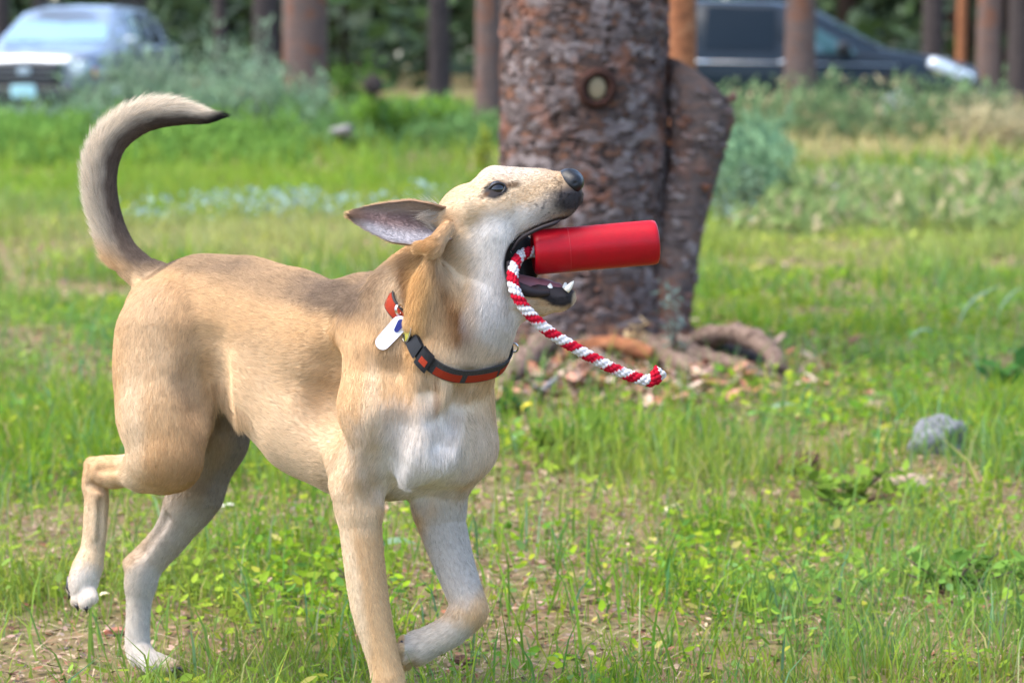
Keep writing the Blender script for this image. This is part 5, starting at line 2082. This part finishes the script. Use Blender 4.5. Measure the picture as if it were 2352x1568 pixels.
def lump(name, px, py, wpx, hpx, label, cat, m, seed, sink=.25, shape=None):
    """rough stone lying where the ray of (px, py) meets the ground"""
    p = G(px, py)
    D = (p - CP) @ CF
    s = D / FPX
    rx, rz = wpx * s / 2, hpx * s
    u, v = np.meshgrid(np.linspace(0, np.pi, 30), np.linspace(0, 2 * np.pi, 45), indexing='ij')
    N = np.stack([np.sin(u) * np.cos(v), np.sin(u) * np.sin(v), np.cos(u)], -1)
    N[:, -1] = N[:, 0]
    r = 1 + .75 * (fbm(N * 1.0 + 5, 1.6, seed, 5) - .5) + .25 * (fbm(N + 9, 6.0, seed + 1, 3) - .5) + .25 * (np.abs(fbm(N + 3, 3.1, seed + 4, 2) - .5))
    if shape:
        for dx, dy, dz, am, sg in shape:
            d = np.array([dx, dy, dz], float)
            d /= np.linalg.norm(d)
            r = r + am * np.exp((N @ d - 1) / sg)
    V = N * r[..., None] * np.array([rx, rx * .8, rz * .62])
    V[..., 2] += rz * (.5 - sink * .4)
    o = link(name, MB().grid(V).mesh(name, [m]))
    o.location = (p[0], p[1], float(ground_z(p[:1], p[1:2])[0]))
    return tag(o, label, cat)


lump('stone', 2155, 1040, 112, 80, 'grey jagged stone with a dark hollow at the right, lying in the grass', 'stone', stone_m, 3, .2, [(.6, -.8, -.1, -.45, .05), (-1, -.3, -.3, .45, .08), (.9, 0, .5, .35, .1)])
lump('stone', 2080, 1120, 120, 34, 'flat pale brown stone in bare soil below the grey stone', 'stone', brown_m, 5, .4)
lump('stone', 1835, 1080, 90, 50, 'dark brown clod of earth left of the grey stone', 'clod', clod_m, 8, .4)
lump('stone', 2010, 945, 60, 26, 'small pinkish stone in the grass beyond the grey stone', 'stone', brown_m, 12, .4)
lump('stone', 1060, 1520, 50, 22, 'small dark clod in the grass behind the folded paw', 'clod', clod_m, 14, .4)


def chip(px, py, L, wd, yaw_, roll, label, m, name='bark_chip', cat='bark chip', seed=0, z=.012):
    p = G(px, py)
    g2 = np.random.default_rng(seed)
    n = 14
    t = np.linspace(0, 2 * np.pi, n, endpoint=False)
    O = np.stack([np.cos(t) * L / 2, np.sin(t) * wd / 2, 0 * t], -1) * g2.uniform(.8, 1.12, (n, 1))
    O[:, 2] = .25 * wd * (O[:, 0] / L * 2) ** 2 * g2.choice([-.6, .8])
    k = np.arange(n)
    T2 = O.copy()
    T2[:, 2] += .006
    T2[:, :2] *= .92
    V = np.vstack([O, T2, O.mean(0), T2.mean(0) + [0, 0, .003]])
    F = [np.stack([k, (k + 1) % n, n + (k + 1) % n, n + k], -1), np.stack([n + k, n + (k + 1) % n, np.full(n, 2 * n + 1)], -1), np.stack([(k + 1) % n, k, np.full(n, 2 * n)], -1)]
    o = link(name, np_mesh(name, V, F, [m], False))
    o.location = (p[0], p[1], float(ground_z(p[:1], p[1:2])[0]) + z)
    o.rotation_euler = (roll, 0, yaw_)
    return tag(o, label, cat)


redbark = bark_mat('red_bark_chip', [(.3, (.14, .05, .03)), (.5, (.36, .14, .085)), (.7, (.46, .26, .18))], (40, 40, 40), .004)
palebark = bark_mat('pale_bark_chip', [(.3, (.16, .10, .075)), (.5, (.34, .24, .18)), (.7, (.48, .38, .30))], (40, 40, 40), .004)
chip(1400, 785, .15, .060, .1, .3, 'large reddish bark slab leaning at the foot of the old tree', redbark, seed=1, z=.03)
chip(1330, 800, .10, .045, -.3, .2, 'reddish bark piece left of the large bark slab', redbark, seed=2)
chip(1210, 803, .08, .04, .5, .1, 'pinkish bark piece close to the collar of the dog', redbark, seed=3)
chip(1570, 850, .12, .04, -.2, .1, 'pale bark strip in front of the tree roots', palebark, seed=4)
chip(1290, 860, .10, .045, .3, -.1, 'pale bark strip behind the hanging rope', palebark, seed=5)
chip(1465, 840, .09, .04, -.5, .1, 'pale bark piece behind the middle of the rope', palebark, seed=6)
chip(1240, 890, .09, .035, .2, .1, 'pale bark piece at the near edge of the litter', palebark, seed=7)
chip(1990, 905, .07, .03, .4, .1, 'pinkish bark piece in the grass right of the roots', redbark, seed=8)
chip(270, 1452, .05, .02, .3, .1, 'red brown bark sliver by the far hind leg', redbark, seed=9, z=.006)

greyw = bark_mat('grey_twig', [(.3, (.11, .10, .10)), (.6, (.24, .225, .22))], (60, 60, 60), .003)


def stick(pts, r0, r1, label, m, name='stick', cat='stick', side=None):
    P = np.array([np.array(q) for q in pts])
    o0 = P[0].copy()
    mb = MB().tube(catmull(P - o0, 14), np.linspace(r0, r1, 14), 8)
    for s in side or ():
        mb.tube(np.array([np.array(q) - o0 for q in s]), np.array([r0 * .7, r1 * .7]), 6)
    o = link(name, mb.mesh(name, [m]))
    o.location = o0
    return tag(o, label, cat)


stick([G(1238, 920, -.005), G(1243, 905, .03), G(1252, 890, .07), G(1278, 868, .075)], .011, .006, 'grey forked twig standing in the litter below the dog collar', greyw, side=[[G(1243, 900, .04), G(1225, 885, .075)]])
stick([G(722, 312, .05), G(760, 305, .12), G(800, 296, .30)], .06, .04, 'grey broken branch lying at the foot of the reddish brown pine', greyw, 'fallen_branch', 'branch')
stick([G(775, 322, .03), G(800, 318, .10), G(812, 330, .04)], .08, .06, 'short brown log end beside the broken branch', bark_grey, 'log', 'log')
stick([G(850, 205, -.02), G(852, 200, .4), G(858, 195, .75)], .10, .07, 'short dark stump among the weeds right of the reddish brown pine', bark_dark, 'stump', 'stump')

leafpale = mat('pale_leaf', (.66, .58, .38), rough=.6, spec=.2, trans=.3)


def leaf_thing(px, py, L, wd, yaw_, pitch, label, m, name='fallen_leaf', cat='leaf', z=.012, arch=.2):
    p = G(px, py)
    u = np.linspace(0, 1, 10)
    wv = np.sin(np.pi * u ** .8) ** .8 * wd / 2 + .0006
    P = np.array([[(L * (a - .5), s * w_, arch * L * math.sin(np.pi * a) * .5 + abs(s) * w_ * .4) for s in (-1, -.5, 0, .5, 1)] for a, w_ in zip(u, wv)])
    o = link(name, MB().grid(P).mesh(name, [m]))
    o.location = (p[0], p[1], float(ground_z(p[:1], p[1:2])[0]) + z)
    o.rotation_euler = (0, pitch, yaw_)
    return tag(o, label, cat)


leaf_thing(1540, 1172, .045, .018, .5, -.5, 'pale cream leaf tilted up in the grass right of the dog', leafpale, z=.02)
leaf_thing(525, 1178, .035, .016, .1, -.1, 'small whitish leaf in the grass behind the hind legs', mat('white_leaf', (.72, .68, .56), rough=.6), z=.02)
leaf_thing(2090, 1305, .045, .028, -.3, .1, 'buff leaf lying on the bare patch at the lower right', mat('buff_leaf', (.55, .44, .24), rough=.7), z=.008)
leaf_thing(1180, 1042, .02, .014, 0, -.2, 'tiny pale leaf close to the chest of the dog', mat('grey_green_leaf', (.48, .58, .48), rough=.6), z=.03)
flow_m = mat('yellow_flower', (.62, .50, .03), rough=.6, trans=.3)
leaf_thing(1213, 975, .04, .03, .2, -.4, 'yellow flower head beside the chest of the dog', flow_m, 'flower', 'flower', z=.05)
leaf_thing(240, 1405, .02, .016, .2, -.3, 'small pale yellow leaf beside the lifted hind paw', leafpale, z=.03)
bladem = mat('pale_blade', (.15, .24, .13), rough=.6, spec=.4, trans=.35)


def arch_blade(px, py, pts, w0, label):
    p = G(px, py)
    D = (p - CP) @ CF
    P = np.array([p + np.array([dx * D / FPX, 0, dz * D / FPX]) for dx, dz in pts])
    P = catmull(P, 14)
    sd = np.array([.25, 1, 0.3])
    sd /= np.linalg.norm(sd)
    w_ = w0 * np.sin(np.linspace(.25, np.pi - .02, 14))
    Gd = np.stack([P - sd * w_[:, None] - [0, 0, 1] * w_[:, None] * .7, P, P + sd * w_[:, None] + [0, 0, 1] * w_[:, None] * .5], 1)
    o = link('grass_leaf', MB().grid(Gd - p).mesh('long_grass_leaf', [bladem]))
    o.location = p
    return tag(o, label, 'grass blade', 'long grass leaves')


arch_blade(2190, 780, [(0, 0), (15, 50), (45, 95), (110, 128)], .009, 'pale grass leaf arching up to the right, leftmost at the right edge')
arch_blade(2285, 760, [(0, 0), (8, 45), (30, 80), (62, 105)], .008, 'pale grass leaf arching up nearest the right edge of the picture')
arch_blade(2080, 800, [(0, 0), (15, 30), (40, 45), (70, 35)], .007, 'short pale grass leaf bending over left of the two tall ones')
arch_blade(880, 1290, [(-25, 30), (0, 45), (40, 52), (80, 42)], .006, 'pale bluish grass leaf behind the near foreleg of the dog')
arch_blade(1740, 960, [(0, 0), (25, 22), (60, 34), (95, 30)], .006, 'pale grass leaf lying to the right below the tree roots')
print('all', round(time.time() - T0, 1))
